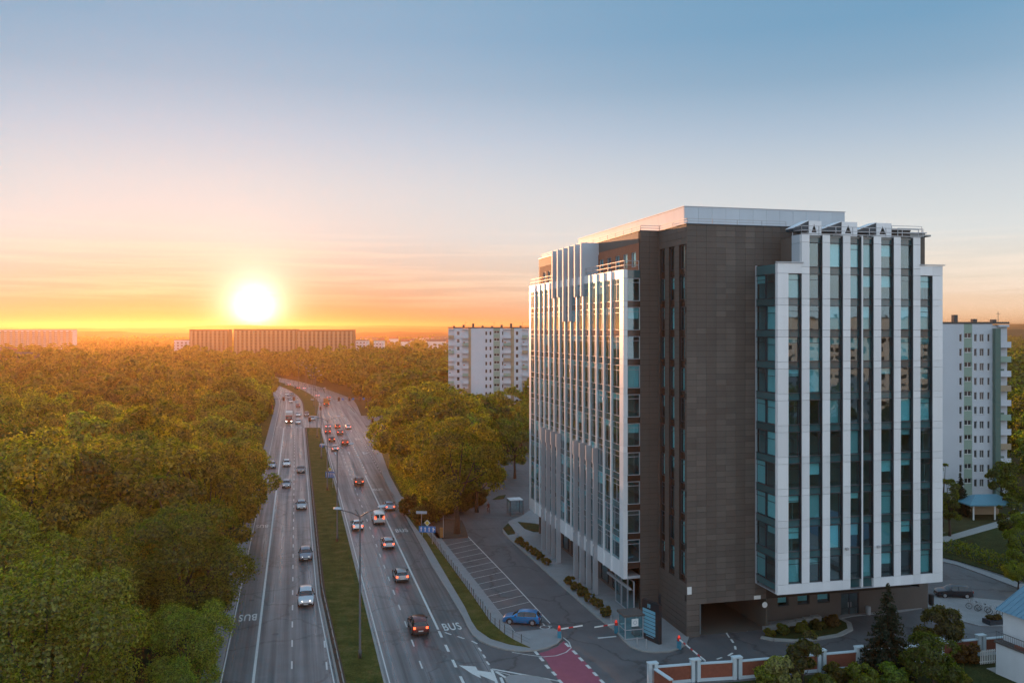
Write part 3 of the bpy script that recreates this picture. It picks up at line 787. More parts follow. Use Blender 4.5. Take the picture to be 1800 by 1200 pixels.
# recessed ground floor with shop-front glazing
part('ground_wall', 'stone', (UC + .6, UC + .8, VL0 + 6, VL1, .12, ZL0))
for i in range(3):
    window(UC - .6, VL0 + 1.2 + i * 2.0, .14, 1.95, 3.9, 'L', 1.1, frame='light_frame')
for i in range(9):
    window(UC + .58, VL0 + 9 + i * 4.2, .5, 2.6, 3.2, 'L', .9, frame='dark_frame')
part('ground_beam', 'steel', (UL + .2, UL + .5, VL0 - 1.2, VL0 + 6, 3.55, 3.75))
part('ground_pier', 'stone', (UC, UC + .8, VL0 + 5.6, VL0 + 6.0, .12, ZL0))

# --- front bay ------------------------------------------------------------------------------
VG = VB + .34
bands = [(1386, 1409.5), (1423, 1446), (1459, 1482), (1495, 1514.5), (1517, 1536), (1549, 1571.5), (1583.5, 1605.5), (1618, 1639.5)]
W_ = [(u_of(a, VB), u_of(b_, VB)) for a, b_ in bands]
UBL = u_of(1367, VB)
pan = [(UBL, W_[0][0])] + [(W_[i][1], W_[i + 1][0]) for i in range(7)] + [(W_[7][1], UR)]
for i, (a, b_) in enumerate(pan):
    mid = 1 <= i <= 7
    if i == 4:
        cube('mullion', 'white_panel', a, b_, VB - .02, VG, ZB0 + .1, ZB2); continue
    zz = [ZB0, SILL[10]] + [z for s in SILL[1:][::-1] for z in (s + 2.6, s + FL)][:-1] + [ZB1]
    if mid: zz = zz[:-1] + [SILL[0], SILL[0] + 2.6, ZB2]
    for z0, z1 in zip(zz, zz[1:]): cube('panel', 'white_panel', a, b_, VB, VB + .42, z0 + .014, z1 - .014)
    if not mid and i == 0: cube('panel', 'white_panel', a + .2, W_[0][1], VB + .01, VB + .40, SILL[1] + 2.62, ZB1 - .02)
    if not mid and i == 8: cube('panel', 'white_panel', W_[7][0], b_ - .2, VB + .01, VB + .40, SILL[1] + 2.62, ZB1 - .02)
for i, (a, b_) in enumerate(W_):
    rows = SILL if 1 <= i <= 6 else SILL[1:]
    for s in rows:
        k = SILL.index(s)
        high = k <= 2
        bl = rnd.choice([.98, .98, .5, 0, .98]) if high else rnd.choice([0, 0, .3, .25, .5, .98])
        side = rnd.choice([0, 0, 0, .3]) if not high else rnd.choice([0, 0, .25])
        if side: bl = .9
        window((a + b_) / 2, VG + .08, s, b_ - a, 2.6, 'F', .62 if i in (0, 7) or rnd.random() < .25 else None, blind=bl, depth=.3, mull=rnd.choice([None, None, (b_ - a) / 2 - .28]), bar=.05, bw=side)
        if k < 10: cube('spandrel', 'spandrel', a + .01, b_ - .01, VG + .02, VG + .05, s - .70, s - .02)
    if 1 <= i <= 6: cube('spandrel', 'spandrel', a + .01, b_ - .01, VG + .02, VG + .05, SILL[0] + 2.62, ZB2 - .05)
    # the white base course under each window
    if i in (3, 4): cube('spandrel', 'spandrel', a + .01, b_ - .01, VG + .02, VG + .05, ZB0 + .1, SILL[10] - .03)
    else: cube('panel', 'white_panel', a + .01, b_ - .01, VB + .003, VB + .4, ZB0 + .01, SILL[10] - .02)
# dark jambs
for i, (a, b_) in enumerate(W_):
    cube('jamb', 'dark_frame', b_ - .06, b_ + .0, VB + .03, VG + .02, ZB0 + 1.0, ZB2 - .1 if 1 <= i <= 6 else ZB1 - 1.1)
# glazed side return, two panes wide
dv = (-.05 - VG) / 2
for k, s in enumerate(SILL[1:]):
    for j in range(2):
        window(UBL + .16, VG + .02 + dv * (j + .5), s, dv - .02, 2.6, 'L', .55 if j else .8, blind=rnd.choice([0, .35, .98, 0]), frame='dark_frame')
    cube('spandrel', 'spandrel', UBL + .08, UBL + .11, VG, -.06, s - .7, s - .02)
cube('spandrel', 'spandrel', UBL + .08, UBL + .11, VG, -.06, SILL[1] + 2.62, ZB1 - .1)
cube('corner_post', 'light_frame', UBL - .03, UBL + .14, VB + .42, VG + .12, ZB0 + .02, ZB1 - .02)
cube('corner_post', 'light_frame', UBL - .0, UBL + .2, -.14, -.01, ZB0 + .02, ZB1 - .02)
# upper step of the bay
um0, um1 = pan[1][0], pan[7][1]
tback = VB + 1.95
cube('side_cladding', 'metal_clad', um0, um0 + .12, VB + .43, tback, SILL[0] + .2, ZB2 - .9); cube('side_cladding', 'metal_clad', um0, um0 + .12, VB + .43, tback, ZB2 - .88, ZB2)
cube('side_cladding', 'metal_clad', um1 - .12, um1, VB + .43, tback, SILL[0] + .2, ZB2)
part('bay_roof', 'conc', (um0 + .13, um1 - .13, VB + .3, tback + .1, ZB2 - .3, ZB2 - .1), (UBL + .3, um0 - .01, VB + .43, -.1, ZB1 - .3, ZB1 - .08), (um1 + .01, UR - .1, VB + .43, -.1, ZB1 - .3, ZB1 - .08))
part('stone_wall', 'stone', (um0 + .3, um1 - .1, tback + .1, .04, ZB1, ZB2 - .1))
part('bay_coping', 'steel', (UBL - .25, um0 + .15, VB - .12, VB + .1, ZB1 + .02, ZB1 + .12), (um1 - .1, UR + .25, VB - .12, VB + .1, ZB1 + .02, ZB1 + .12), (um0 - .1, um1 + .1, VB - .06, VB + .1, ZB2 + .02, ZB2 + .1))
railing([(um0 + .1, VB + .2), (um1 - .1, VB + .2)], ZB2, B, .9, 1.9)
railing([(um0 + .1, VB + .2), (um0 + .1, tback)], ZB2, B, .9)
railing([(um1 - 2.4, VB + .6), (um1 + .8, VB + .6)], ZB2 + .1, B, .9)
railing([(27.3, 2.6), (31.4, 2.6)], ZT, B, .8)
part('bay_soffit', 'panel_grey', (UBL + .02, UR - .02, VB + .02, 2.3, ZB0 - .02, ZB0 + .02))
for s in SILL: cube('floor_slab', 'interior', (UBL if s < 39 else um0) + .35, (UR if s < 39 else um1) - .3, VG + .3, -.06 if s < 39 else tback, s - .55, s - .25)
for s in SILL[1:]:
    for k in range(5):
        if rnd.random() < .75:
            uu = UBL + 2.3 + k * 4.0 + rnd.uniform(-.3, .3)
            cube('interior_partition', 'interior', uu, uu + .12, VG + .6, -.4, s - .24, s + 2.7)
part('interior_partition', 'interior', (UBL + .4, UR - .3, -.36, -.2, ZB0, ZB1 - .4))
part('side_wall', 'white_panel', (UR - .3, UR - .02, VB + .42, 2.3, ZB0 + .03, ZB1 - .05))
for px in (1487.5, 1543):
    uu = u_of(px, VB); cube('floodlight', 'steel', uu - .14, uu + .14, VB - .3, VB - .003, 9.55, 9.8)
# ground floor under the bay
VQ = 2.3
uq0, uq1 = gu1 + .3, u_of(1631, VQ)
gw = [(u_of(a, VQ), u_of(b_, VQ)) for a, b_ in ((1367, 1386), (1402, 1423), (1437, 1459))]
d0, d1 = u_of(1478, VQ), u_of(1510, VQ)
o0, o1 = u_of(1584, VQ), u_of(1616, VQ)
bx = []
prev = uq0
for a, b_ in gw: bx += [(prev, a, VQ, VQ + .4, 0, ZB0 - .05)]; prev = b_
bx += [(prev, d0, VQ, VQ + .4, 0, ZB0 - .05), (d1, o0, VQ, VQ + .4, 0, ZB0 - .05), (o1, uq1, VQ, VQ + .4, 0, ZB0 - .05)]
for a, b_ in gw: bx += [(a, b_, VQ + .002, VQ + .4, 0, 1.7), (a, b_, VQ + .002, VQ + .4, 3.1, ZB0 - .05)]
bx += [(d0, d1, VQ + .002, VQ + .4, 2.6, ZB0 - .05), (o0, o1, VQ + .002, VQ + .4, 4.4, ZB0 - .05), (o0, o1, VQ + .002, VQ + .4, 0, 2.6)]
part('ground_wall', 'stone', *bx)
for a, b_ in gw: window((a + b_) / 2, VQ + .3, 1.7, b_ - a, 1.4, 'F', None, blind=.8)
window((o0 + o1) / 2, VQ + .3, 2.6, o1 - o0, 1.8, 'F', None)
part('interior_partition', 'interior_dark', (uq0, uq1, VQ + 2.5, VQ + 2.6, 0, ZB0))
dr = part('door', 'dark_frame', (d0, d0 + .12, VQ + .1, VQ + .2, .1, 2.6), (d1 - .12, d1, VQ + .1, VQ + .2, .1, 2.6), ((d0 + d1) / 2 - .08, (d0 + d1) / 2 + .08, VQ + .1, VQ + .2, .1, 2.6), (d0 + .12, d1 - .12, VQ + .1, VQ + .2, 2.45, 2.6))
part('pane', 'glass', (d0 + .12, (d0 + d1) / 2 - .08, VQ + .14, VQ + .16, .1, 2.45), ((d0 + d1) / 2 + .08, d1 - .12, VQ + .14, VQ + .16, .1, 2.45), parent=dr)
part('handle', 'steel', ((d0 + d1) / 2 - .2, (d0 + d1) / 2 - .16, VQ + .04, VQ + .1, .9, 1.5), ((d0 + d1) / 2 + .16, (d0 + d1) / 2 + .2, VQ + .04, VQ + .1, .9, 1.5), parent=dr)
part('ground_wall', 'stone', (uq1 - .35, uq1, VQ + .4, 12, 0, ZB0))
sdo = part('side_door', 'dark_frame', (-.06, -.02, v_of(1162, 0), v_of(1157.5, 0) - .1, .12, 2.7))
# garage mouth details
cube('height_limit_sign', 'white', gu1 - 1.5, gu1 - .7, -.04, -.012, 3.5, 3.9)
mbs = MB(); c0 = (gu1 - .25, -.1, 2.85)
ring = [(c0[0] + .32 * math.cos(t * math.pi / 8), c0[1], c0[2] + .32 * math.sin(t * math.pi / 8)) for t in range(16)]
mbs.add(ring + [(x, y - .03, z) for x, y, z in ring], [tuple(range(16)), tuple(range(31, 15, -1))] + [(i, (i + 1) % 16, 16 + (i + 1) % 16, 16 + i) for i in range(16)])
mbs.obj('round_sign_plate', M['white'], B)
cube('wall_plate', 'white', .05, .55, -.05, -.01, 4.6, 5.4)

# --- air-handling units on the bay roof -----------------------------------------------------
def air_unit(px0, px1, label):
    v = VB + 1.4; a, b_ = u_of(px0, v), u_of(px1, v)
    o = empty('air_handling_unit', (0, 0, 0), cat='air unit', group='air-handling units on the roof', label=label)
    o.parent = None
    zt = 44.55; s = a + (b_ - a) * .55
    o.matrix_world = B.matrix_basis @ Matrix.Translation((s, v, ZB2 + .02))
    hh = zt - ZB2
    mb = MB()                                   # cowl box with a triangular outlet
    w2 = b_ - s
    mb.add([(0, 0, 0), (w2, 0, 0), (w2, 0, hh), (0, 0, hh), (w2 * .2, 0, .35), (w2 * .62, 0, .35), (w2 * .41, 0, hh * .78)],
           [(0, 1, 5, 4), (1, 2, 6, 5), (2, 3, 6), (3, 0, 4, 6)])
    mb.add([(0, 0, 0), (w2, 0, 0), (w2, 0, hh), (0, 0, hh), (0, 1.6, 0), (w2, 1.6, 0), (w2, 1.6, hh), (0, 1.6, hh)], [(1, 5, 6, 2), (5, 4, 7, 6), (4, 0, 3, 7), (3, 2, 6, 7)])
    mb.obj('housing', M['white_panel'], o)
    MB().add([(w2 * .2, .12, .35), (w2 * .62, .12, .35), (w2 * .41, .12, hh * .78)], [(0, 1, 2)]).obj('louvre', M['black'], o)
    w1 = s - a
    MB().add([(0, .1, .45), (0, .1, hh), (-w1, .1, .75), (-w1, .1, .45), (0, 1.5, .45), (0, 1.5, hh), (-w1, 1.5, .75), (-w1, 1.5, .45)],
             [(0, 3, 2, 1), (4, 5, 6, 7), (0, 4, 7, 3), (3, 7, 6, 2)]).obj('intake_hood', M['dark_frame'], o)
    MB().add([(0, .0, hh), (-w1, .0, .75), (-w1, 1.6, .75), (0, 1.6, hh), (0, .0, hh + .06), (-w1, .0, .81), (-w1, 1.6, .81), (0, 1.6, hh + .06)],
             [(3, 2, 1, 0), (4, 5, 6, 7), (0, 1, 5, 4), (2, 3, 7, 6), (1, 2, 6, 5)]).obj('hood_roof', M['white_panel'], o)
    return o
air_unit(1395, 1444, 'white air-handling unit with triangular outlet, nearest the brown stone wall')
air_unit(1446, 1507, 'white air-handling unit with triangular outlet, middle one on the roof')
air_unit(1508, 1567, 'white air-handling unit with triangular outlet, farthest from the brown stone wall')

# ------------------------------------------------------------------ trees
M['leaf'] = leaf_mat('leaf', (.045, .056, .010), (.27, .265, .046), .55)
M['leaf_far'] = leaf_mat('leaf_far', (.050, .060, .011), (.255, .245, .042), .55)
M['needle'] = leaf_mat('needle', (.012, .022, .012), (.034, .048, .026), .15)
M['bark'] = mat('bark', (.065, .048, .035), .9, noise=(3, .35), bump=(12, .6))


def quads_mesh(name, C, N, S, m, rs, aspect=.62):
    """leaf-sized diamond faces: centres C, normals N, sizes S"""
    n = len(C)
    T = rs.randn(n, 3); T -= (T * N).sum(1, keepdims=True) * N; T /= np.linalg.norm(T, axis=1, keepdims=True) + 1e-9
    Bn = np.cross(N, T)
    S = S[:, None]
    V = np.empty((n, 4, 3)); bend = N * S * .22
    V[:, 0] = C - T * S * .5 - bend; V[:, 1] = C + Bn * S * aspect * .5; V[:, 2] = C + T * S * .5 - bend; V[:, 3] = C - Bn * S * aspect * .5
    me = bpy.data.meshes.new(name)
    me.vertices.add(4 * n); me.vertices.foreach_set('co', V.reshape(-1).astype(np.float32))
    me.loops.add(4 * n); me.loops.foreach_set('vertex_index', np.arange(4 * n, dtype=np.int32))
    me.polygons.add(n); me.polygons.foreach_set('loop_start', np.arange(0, 4 * n, 4, dtype=np.int32)); me.polygons.foreach_set('loop_total', np.full(n, 4, np.int32))
    me.materials.append(m); me.update(); me.validate()
    return me


def crown_points(rs, R, Hc, n_leaf, n_lobe, z0, top=.0):
    """clumped shell of a broadleaf crown: lobes packed in an egg, leaves on the lobes' outer skin"""
    L, LR = [], []
    for i in range(n_lobe):
        t = (i + .5) / n_lobe; ph = i * 2.39996 + rs.uniform(-.4, .4)
        zz = 1 - 1.9 * t; rr = math.sqrt(max(0.0, 1 - zz * zz)) * (.86 if zz > 0 else .95)
        k = rs.uniform(.42, .88) if rs.rand() < .7 else rs.uniform(.6, .8)
        L.append((rr * k * R * math.cos(ph), rr * k * R * math.sin(ph), z0 + Hc * (.52 + .5 * zz * k * .98)))
        LR.append(rs.uniform(.18, .40) * R)
    L, LR = np.array(L), np.array(LR)
    L[:, :2] += rs.normal(0, .06 * R, (n_lobe, 2)); L[:, 2] += rs.normal(0, .045 * Hc, n_lobe)
    keep = np.ones(n_lobe, bool); keep[rs.choice(n_lobe, n_lobe // 8, replace=False)] = False; keep[0] = True
    L, LR = L[keep], LR[keep]; n_lobe = len(LR)
    idx = rs.choice(n_lobe, n_leaf, p=(LR ** 2) / (LR ** 2).sum())
    d = rs.randn(n_leaf, 3); d /= np.linalg.norm(d, axis=1, keepdims=True)
    c0 = np.array([0, 0, z0 + Hc * .5])
    out = L[idx] - c0; out /= np.linalg.norm(out, axis=1, keepdims=True) + 1e-6
    d = d + out * .75 + np.array([0, 0, .25]); d /= np.linalg.norm(d, axis=1, keepdims=True)
    # twig clusters: pull leaves towards nearby cluster directions
    q = np.round(d * 3.2 + rs.uniform(-.12, .12, (n_leaf, 3))) / 3.2
    d = d * .55 + q * .45; d /= np.linalg.norm(d, axis=1, keepdims=True) + 1e-6
    r = LR[idx] * (1 + .10 * np.sin(d[:, 0] * 9 + idx) + rs.normal(0, .10, n_leaf)) * rs.choice([1, 1.22, .8, .55], n_leaf, p=[.70, .05, .17, .08])
    C = L[idx] + d * r[:, None] * np.array([1, 1, .86])
    N = d * 1.0 + rs.randn(n_leaf, 3) * .33 + np.array([0, 0, .15]); N /= np.linalg.norm(N, axis=1, keepdims=True)
    return C, N, L


def tree_proto(seed, R, Ht, n_leaf, size, n_lobe, lm='leaf', limbs=True, z0f=.13):
    rs = np.random.RandomState(seed)
    z0 = Ht * z0f
    C, N, L = crown_points(rs, R, Ht - z0, n_leaf, n_lobe, z0)
    S = size * rs.uniform(.65, 1.3, n_leaf)
    cm = quads_mesh('crown', C, N, S, M[lm], rs)
    mb = MB()
    zt = Ht * .52; r0 = .020 * Ht
    sway = [(rs.uniform(-.25, .25), rs.uniform(-.25, .25)) for _ in range(5)]
    mb.tube([(sway[i][0] * i * .4, sway[i][1] * i * .4, zt * i / 4.0 - (.1 if i == 0 else 0)) for i in range(5)], [r0 * 1.35, r0, r0 * .85, r0 * .65, r0 * .4], 7)
    if limbs:
        for i in rs.choice(len(L), min(7, len(L)), replace=False):
            h0 = rs.uniform(.35, .9) * zt; p0 = Vector((0, 0, h0)); p1 = Vector(L[i])
            mid = p0.lerp(p1, .5) + Vector((0, 0, -.3))
            mb.tube([p0, mid, p1], [r0 * .45, r0 * .3, r0 * .12], 5)
    return cm, mb.mesh('trunk', M['bark'], True)


PN = [tree_proto(11 + i, R, Ht, 15000, .36, nl) for i, (R, Ht, nl) in enumerate(((6.4, 17.5, 20), (7.4, 18.5, 26), (5.4, 16.5, 16), (6.9, 16.0, 22), (5.8, 19.0, 20)))]
PM = [tree_proto(31 + i, R, Ht, 5200, .58, nl) for i, (R, Ht, nl) in enumerate(((6.4, 17.5, 19), (7.2, 18.0, 24), (5.4, 16.5, 15), (6.8, 16.0, 20)))]
PF = [tree_proto(51 + i, R, Ht, 1700, .98, nl, 'leaf_far', False) for i, (R, Ht, nl) in enumerate(((6.4, 17.0, 15), (7.0, 17.5, 18), (5.6, 16.0, 13)))]
PV = [tree_proto(61, 6.2, 16.5, 34000, .25, 30), tree_proto(63, 6.6, 17.5, 34000, .26, 34)]
PX = [tree_proto(71, 3.4, 17.0, 7000, .36, 22, 'leaf'), tree_proto(73, 2.6, 12.0, 4200, .4, 16, 'leaf')]       # slender crowns


def plant_tree(x, y, sc, lod=None, label=None, group=None, proto=None, tint=None, name='broadleaf_tree', rz=None, sz=None):
    d = math.hypot(x, y)
    pool = PV if d < 101 else PN if d < 160 else PM if d < 270 else PF
    cm, tmesh = proto if proto else pool[rnd.randrange(len(pool))]
    o = empty(name, (x, y, 0), rnd.uniform(0, 6.28) if rz is None else rz, label=label, cat='tree', group=group)
    s = sc
    sx, sy, sv = s * rnd.uniform(.85, 1.18), s * rnd.uniform(.85, 1.18), (sz or s) * rnd.uniform(.93, 1.07)
    c = link('crown', cm, o, scale=(sx, sy, sv)); t = link('trunk', tmesh, o, scale=(sx, sy, sv))
    v = rnd.uniform(.55, 1.4); yv = rnd.uniform(-.22, .25)
    col = tint or (v * (1 + yv), v, v * (1 - .3 * yv))
    c.color = (*col, 1)
    return o


# where things other than trees stand (world x, y, clearance)
def on_road(x, y, pad):
    wv = x + RK * y - shift(y)
    return -9.5 - pad < wv < WRR(y) + 3.2 + pad and y < 690


def in_poly(x, y, poly):
    c = False; j = len(poly) - 1
    for i in range(len(poly)):
        if (poly[i][1] > y) != (poly[j][1] > y) and x < (poly[j][0] - poly[i][0]) * (y - poly[i][1]) / (poly[j][1] - poly[i][1]) + poly[i][0]: c = not c
        j = i
    return c


KEEP = [[GD(788, 318)[:2], GD(930, 318)[:2], GD(930, 352)[:2], GD(788, 352)[:2]],                                  # flats by the avenue
        P([(690, 878), (880, 1290), (1180, 1290), (1900, 1290), (1900, 930), (1640, 930), (1200, 830), (1000, 815), (940, 795), (868, 800), (850, 850), (835, 890), (770, 915)]),
        [GD(1600, 160)[:2], GD(1800, 160)[:2], GD(1800, 186)[:2], GD(1600, 186)[:2]],                              # flats on the right
        [wp(18, 296), wp(18, 340), wp(80, 358), wp(80, 312)],
        [(BX - 8, BY - 8), (BX + 34, BY), (BX + 20, BY + 62), (BX - 24, BY + 62)]]
spots = []
rs = np.random.RandomState(4)
def try_add(x, y, r, h, dens=.98):
    if on_road(x, y, r * .55): return
    for kp in KEEP:
        if in_poly(x, y, kp): return
    for (a, b_, c, _) in spots[-900:]:
        if (a - x) ** 2 + (b_ - y) ** 2 < (dens * (r + c)) ** 2: return
    spots.append((x, y, r, h))

# hand-placed front rank: (photo column of the crown centre, distance, height)
front = [(75, 63, 15.8), (300, 98, 18.6), (322, 88, 15.0), (215, 84, 12.0), (366, 112, 17.0), (15, 92, 15.2), (120, 104, 15.2), (215, 122, 18.8), (390, 128, 16.5), (330, 137, 19.4),
         (60, 132, 19.0), (408, 146, 16.5), (240, 152, 20.5), (150, 150, 19.5), (362, 160, 18.0), (420, 166, 15.5), (80, 165, 19.5), (-40, 120, 17.0), (-60, 78, 15.0), (300, 66, 8.5), (330, 76, 10.0)]
for px, Y, h in front:
    q = GD(px, Y); spots.append((q.x, q.y, 6.0 * h / 17.0, h))
y = 176.0
while y < 560:                                                # rank along the avenue, left
    q = wp(-(16.8 if y < 285 else 13.6) - rs.uniform(0, 3.0), y); hh = rs.uniform(10.5, 18.5); spots.append((q[0], q[1], 5.6 * hh / 16, hh)); y += rs.uniform(7.5, 13)
y = 210.0
while y < 300:                                                # rank along the avenue, right
    q = wp(WRR(y) + 9.5 + rs.uniform(0, 1.5), y); spots.append((q[0], q[1], 5.2, rs.uniform(12, 15.5))); y += rs.uniform(9, 11)
for px, Y, h in ((803, 143, 17.6), (765, 158, 17.0), (838, 160, 14.2), (735, 176, 18.2), (795, 181, 17.5), (715, 196, 17.0), (866, 205, 15.0), (760, 206, 19.0), (693, 214, 15.5), (905, 196, 13.5), (830, 226, 16.0), (888, 238, 15.0), (725, 236, 19.5), (786, 250, 16.5)):
    q = GD(px, Y); spots.append((q.x, q.y, 6.4 * h / 17.0, h))
for it in range(16000):
    Y = 62 + (740 - 62) * math.sqrt(rs.rand()); px = rs.uniform(-60, 1860)
    x = (px - CX) / FPX * Y; wv = x + RK * Y
    if wv > 0 and Y < 165: continue
    h = 15.8 + 4.2 * math.sin(x * .043 + 1.3) * math.sin(Y * .037 + .6) + rs.uniform(-3.2, 3.6)
    if x > -.06 * Y and 240 < Y < 335 and px < 935: h = rs.uniform(8, 11.5)
    if px > 1640 and Y < 172: continue
    try_add(x, Y, 6.1 * h / 17.0, h)
spots.sort(key=lambda s: s[0] ** 2 + s[1] ** 2)
# hidden behind the office building: leave out
def hidden(x, y):
    px = CX + x / y * FPX
    return 945 < px < 1640 and y > 95
spots = [s for s in spots if not hidden(s[0], s[1])]
labels_left = 'broadleaf tree in the dense wood on the left of the avenue'
labels_right = 'broadleaf tree in the wood between the avenue and the flats'
near_lab = {0: 'nearest bushy tree at the bottom left corner of the picture'}
N_IND = 270
far_spots = []
ORD = ['first', 'second', 'third', 'fourth', 'fifth', 'sixth', 'seventh', 'eighth', 'ninth', 'tenth', 'eleventh', 'twelfth', 'thirteenth', 'fourteenth', 'fifteenth', 'sixteenth', 'seventeenth', 'eighteenth', 'nineteenth', 'twentieth']
FRONT_LAB = {(75, 63): 'large light green tree filling the bottom left corner', (300, 98): 'broad tall tree overhanging the left pavement opposite the BUS lettering',
             (322, 88): 'lower tree in front of the broad tall one by the left pavement', (215, 84): 'low tree just behind the large tree of the bottom left corner',
             (366, 112): 'roadside tree leaning over the oncoming bus lane by the second silver car', (15, 92): 'dark tree at the left edge above the corner tree',
             (120, 104): 'dark tree of the hollow left of the broad tall tree', (215, 122): 'tall tree behind the broad tall roadside tree', (390, 128): 'roadside tree whose crown hides the bus-lane kerb',
             (330, 137): 'tall golden-edged tree in the middle of the wood', (60, 132): 'big domed tree at the left edge halfway up the wood', (240, 152): 'highest domed crown of the wood left of the golden-edged tree',
             (150, 150): 'domed tree between the left edge and the highest crown', (803, 143): 'big round tree on the soil island at the end of the parking bays', (765, 158): 'tall tree behind the street name board and hedge',
             (838, 160): 'smaller tree right of the big round tree by the parking bays', (735, 176): 'tall tree standing over the roadside hedge', (905, 196): 'tree beside the far corner of the office building',
             (866, 205): 'tree behind the yard road in front of the flats', (725, 236): 'tallest yellow-green crown right of the avenue'}
nl_, nr_ = 0, 0
for i, (x, y, r, h) in enumerate(spots):
    px = CX + x / y * FPX
    wv = x + RK * y
    if wv < 0: lab, grp = labels_left, 'trees of the wood left of the avenue'
    elif px < 940: lab, grp = labels_right, 'trees of the wood right of the avenue'
    else: lab, grp = 'broadleaf tree standing behind the flats at the right edge', 'trees behind the right-hand flats'
    for (a, b_), tx in FRONT_LAB.items():
        if abs(px - a) < 1 and abs(y - b_) < 1: lab = tx
    if lab is labels_left and -20.0 < wv < -16.5 and 175 < y < 380 and nl_ < 20: lab = '%s tree of the rank beside the oncoming lanes, counted towards the junction' % ORD[nl_]; nl_ += 1
    if lab is labels_right and WRR(y) + 9.4 < wv < WRR(y) + 11.1 and 205 < y < 300 and nr_ < 20: lab = '%s tree of the rank beside the outbound lanes, counted towards the junction' % ORD[nr_]; nr_ += 1
    if i < N_IND:
        o = plant_tree(x, y, h / 17.2, label=lab, group=grp)
        if 'corner.' in lab or lab.endswith('bottom left corner'):
            for ch in o.children:
                if ch.name.startswith('crown'): ch.color = (1.1, 1.12, 1.35, 1)
        if 'yellow-green' in lab or 'golden-edged' in lab:
            for ch in o.children:
                if ch.name.startswith('crown'): ch.color = (1.45, 1.3, .8, 1)
    else: far_spots.append((x, y, r, h))

# farther woods read as one mass
for it in range(9000):
    Y = 560 + (2300 - 560) * math.sqrt(rs.rand()); px = rs.uniform(-40, 1840)
    x = (px - CX) / FPX * Y
    if 945 < px < 1640: continue
    if rs.rand() < .35 * (Y > 1000) + .2 * (Y > 1500): continue
    r = rs.uniform(5, 8); 
    if any((a - x) ** 2 + (b_ - Y) ** 2 < 60 for a, b_, _, _ in far_spots[-260:]): continue
    far_spots.append((x, Y, r, rs.uniform(9, 18)))
    if len(far_spots) > 3600: break
CC, NN, SS = [], [], []
for (x, y, r, h) in far_spots:
    nl = 520 if y < 450 else 300 if y < 700 else 90
    C, N, _ = crown_points(rs, r, h * .99, nl, 10, h * .01)
    C[:, 0] += x; C[:, 1] += y
    CC.append(C); NN.append(N); SS.append(np.full(nl, 1.7 if y < 450 else 2.1 if y < 700 else 3.6) * rs.uniform(.6, 1.25, nl))
fw = quads_mesh('woods', np.concatenate(CC), np.concatenate(NN), np.concatenate(SS), leaf_mat('leaf_woods', (.052, .06, .011), (.22, .21, .038), .5, False), rs, .8)
link('woods', fw, kind='stuff', label='distant woods spreading to the horizon', cat='woods')

# shrubs and garden plants
def shrub_mesh(seed, R, Ht, n, size, lm='leaf', lobes=9):
    rs_ = np.random.RandomState(seed); C, N, _ = crown_points(rs_, R, Ht, n, lobes, 0.02)
    C[:, 2] = np.maximum(C[:, 2], .03)
    return quads_mesh('foliage', C, N, size * rs_.uniform(.6, 1.3, n), M[lm], rs_)
def shrub(x, y, mesh_, sc, label, group=None, tint=(1, 1, 1), name='shrub', z=0.0, cat='shrub'):
    o = link(name, mesh_, loc=(x, y, z), rz=rnd.uniform(0, 6.28), scale=(sc, sc, sc), label=label, cat=cat, group=group)
    o.color = (*tint, 1)
    return o
SHM = [shrub_mesh(90 + i, .72, 1.0, 2000, .17, 'leaf', 14) for i in range(3)]
SHB = [shrub_mesh(95 + i, 1.6, 2.0, 6500, .22, 'leaf', 18) for i in range(3)]
ords = ['first', 'second', 'third', 'fourth', 'fifth', 'sixth']
for gi, pts in enumerate((((914, 953), (923, 959), (931, 966), (940, 973), (949, 980), (960, 989)), ((1000, 1024), (1011, 1034), (1024, 1044), (1037, 1056), (1050, 1066), (1065, 1080)))):
    for i, (a, b_) in enumerate(pts):
        q = G(a, b_ + 5); shrub(q.x, q.y, SHM[(i + gi) % 3], rnd.uniform(.95, 1.15), '%s round kerbside shrub of the row %s' % (ords[i], ('nearest the small glass shelter', 'leading to the guard booth')[gi]),
                             'round shrubs along the building kerb', (.75, .62, .7), 'round_shrub', .12)


def spruce(x, y, Ht, R, label):
    rs_ = np.random.RandomState(5); C, N = [], []
    nl = 26
    for k in range(nl):
        t = k / (nl - 1.0); z = .5 + (Ht - .6) * t; rr = R * (1 - t) ** .85 + .08
        nb = max(5, int(16 * (1 - t) + 5))
        for b_ in range(nb):
            a = rs_.uniform(0, 6.28); ln = rr * rs_.uniform(.75, 1.1); m_ = max(8, int(30 * ln))
            s = rs_.uniform(.12, 1, m_)
            C.append(np.stack([np.cos(a) * ln * s, np.sin(a) * ln * s, z - .38 * ln * s + .12 * ln * s * s], 1) + rs_.normal(0, .07, (m_, 3)))
            N.append(rs_.randn(m_, 3) * .6 + np.array([np.cos(a) * .3, np.sin(a) * .3, .8]))
    C, N = np.concatenate(C), np.concatenate(N); N /= np.linalg.norm(N, axis=1, keepdims=True)
    o = empty('spruce_tree', (x, y, 0), label=label, cat='tree')
    link('crown', quads_mesh('crown', C, N, rs_.uniform(.16, .32, len(C)), M['needle'], rs_, .5), o).color = (1, 1, 1, 1)
    MB().tube([(0, 0, -.05), (0, 0, Ht * .5), (0, 0, Ht - .3)], [.16, .10, .02], 7).obj('trunk', M['bark'], o)
q = G(1560, 1184); spruce(q.x, q.y, 8.6, 2.75, 'tall dark spruce standing in front of the office entrance')
q = G(1688, 905); spruce(q.x, q.y, 7.5, 2.0, 'small dark spruce beside the blue-roofed pavilion')
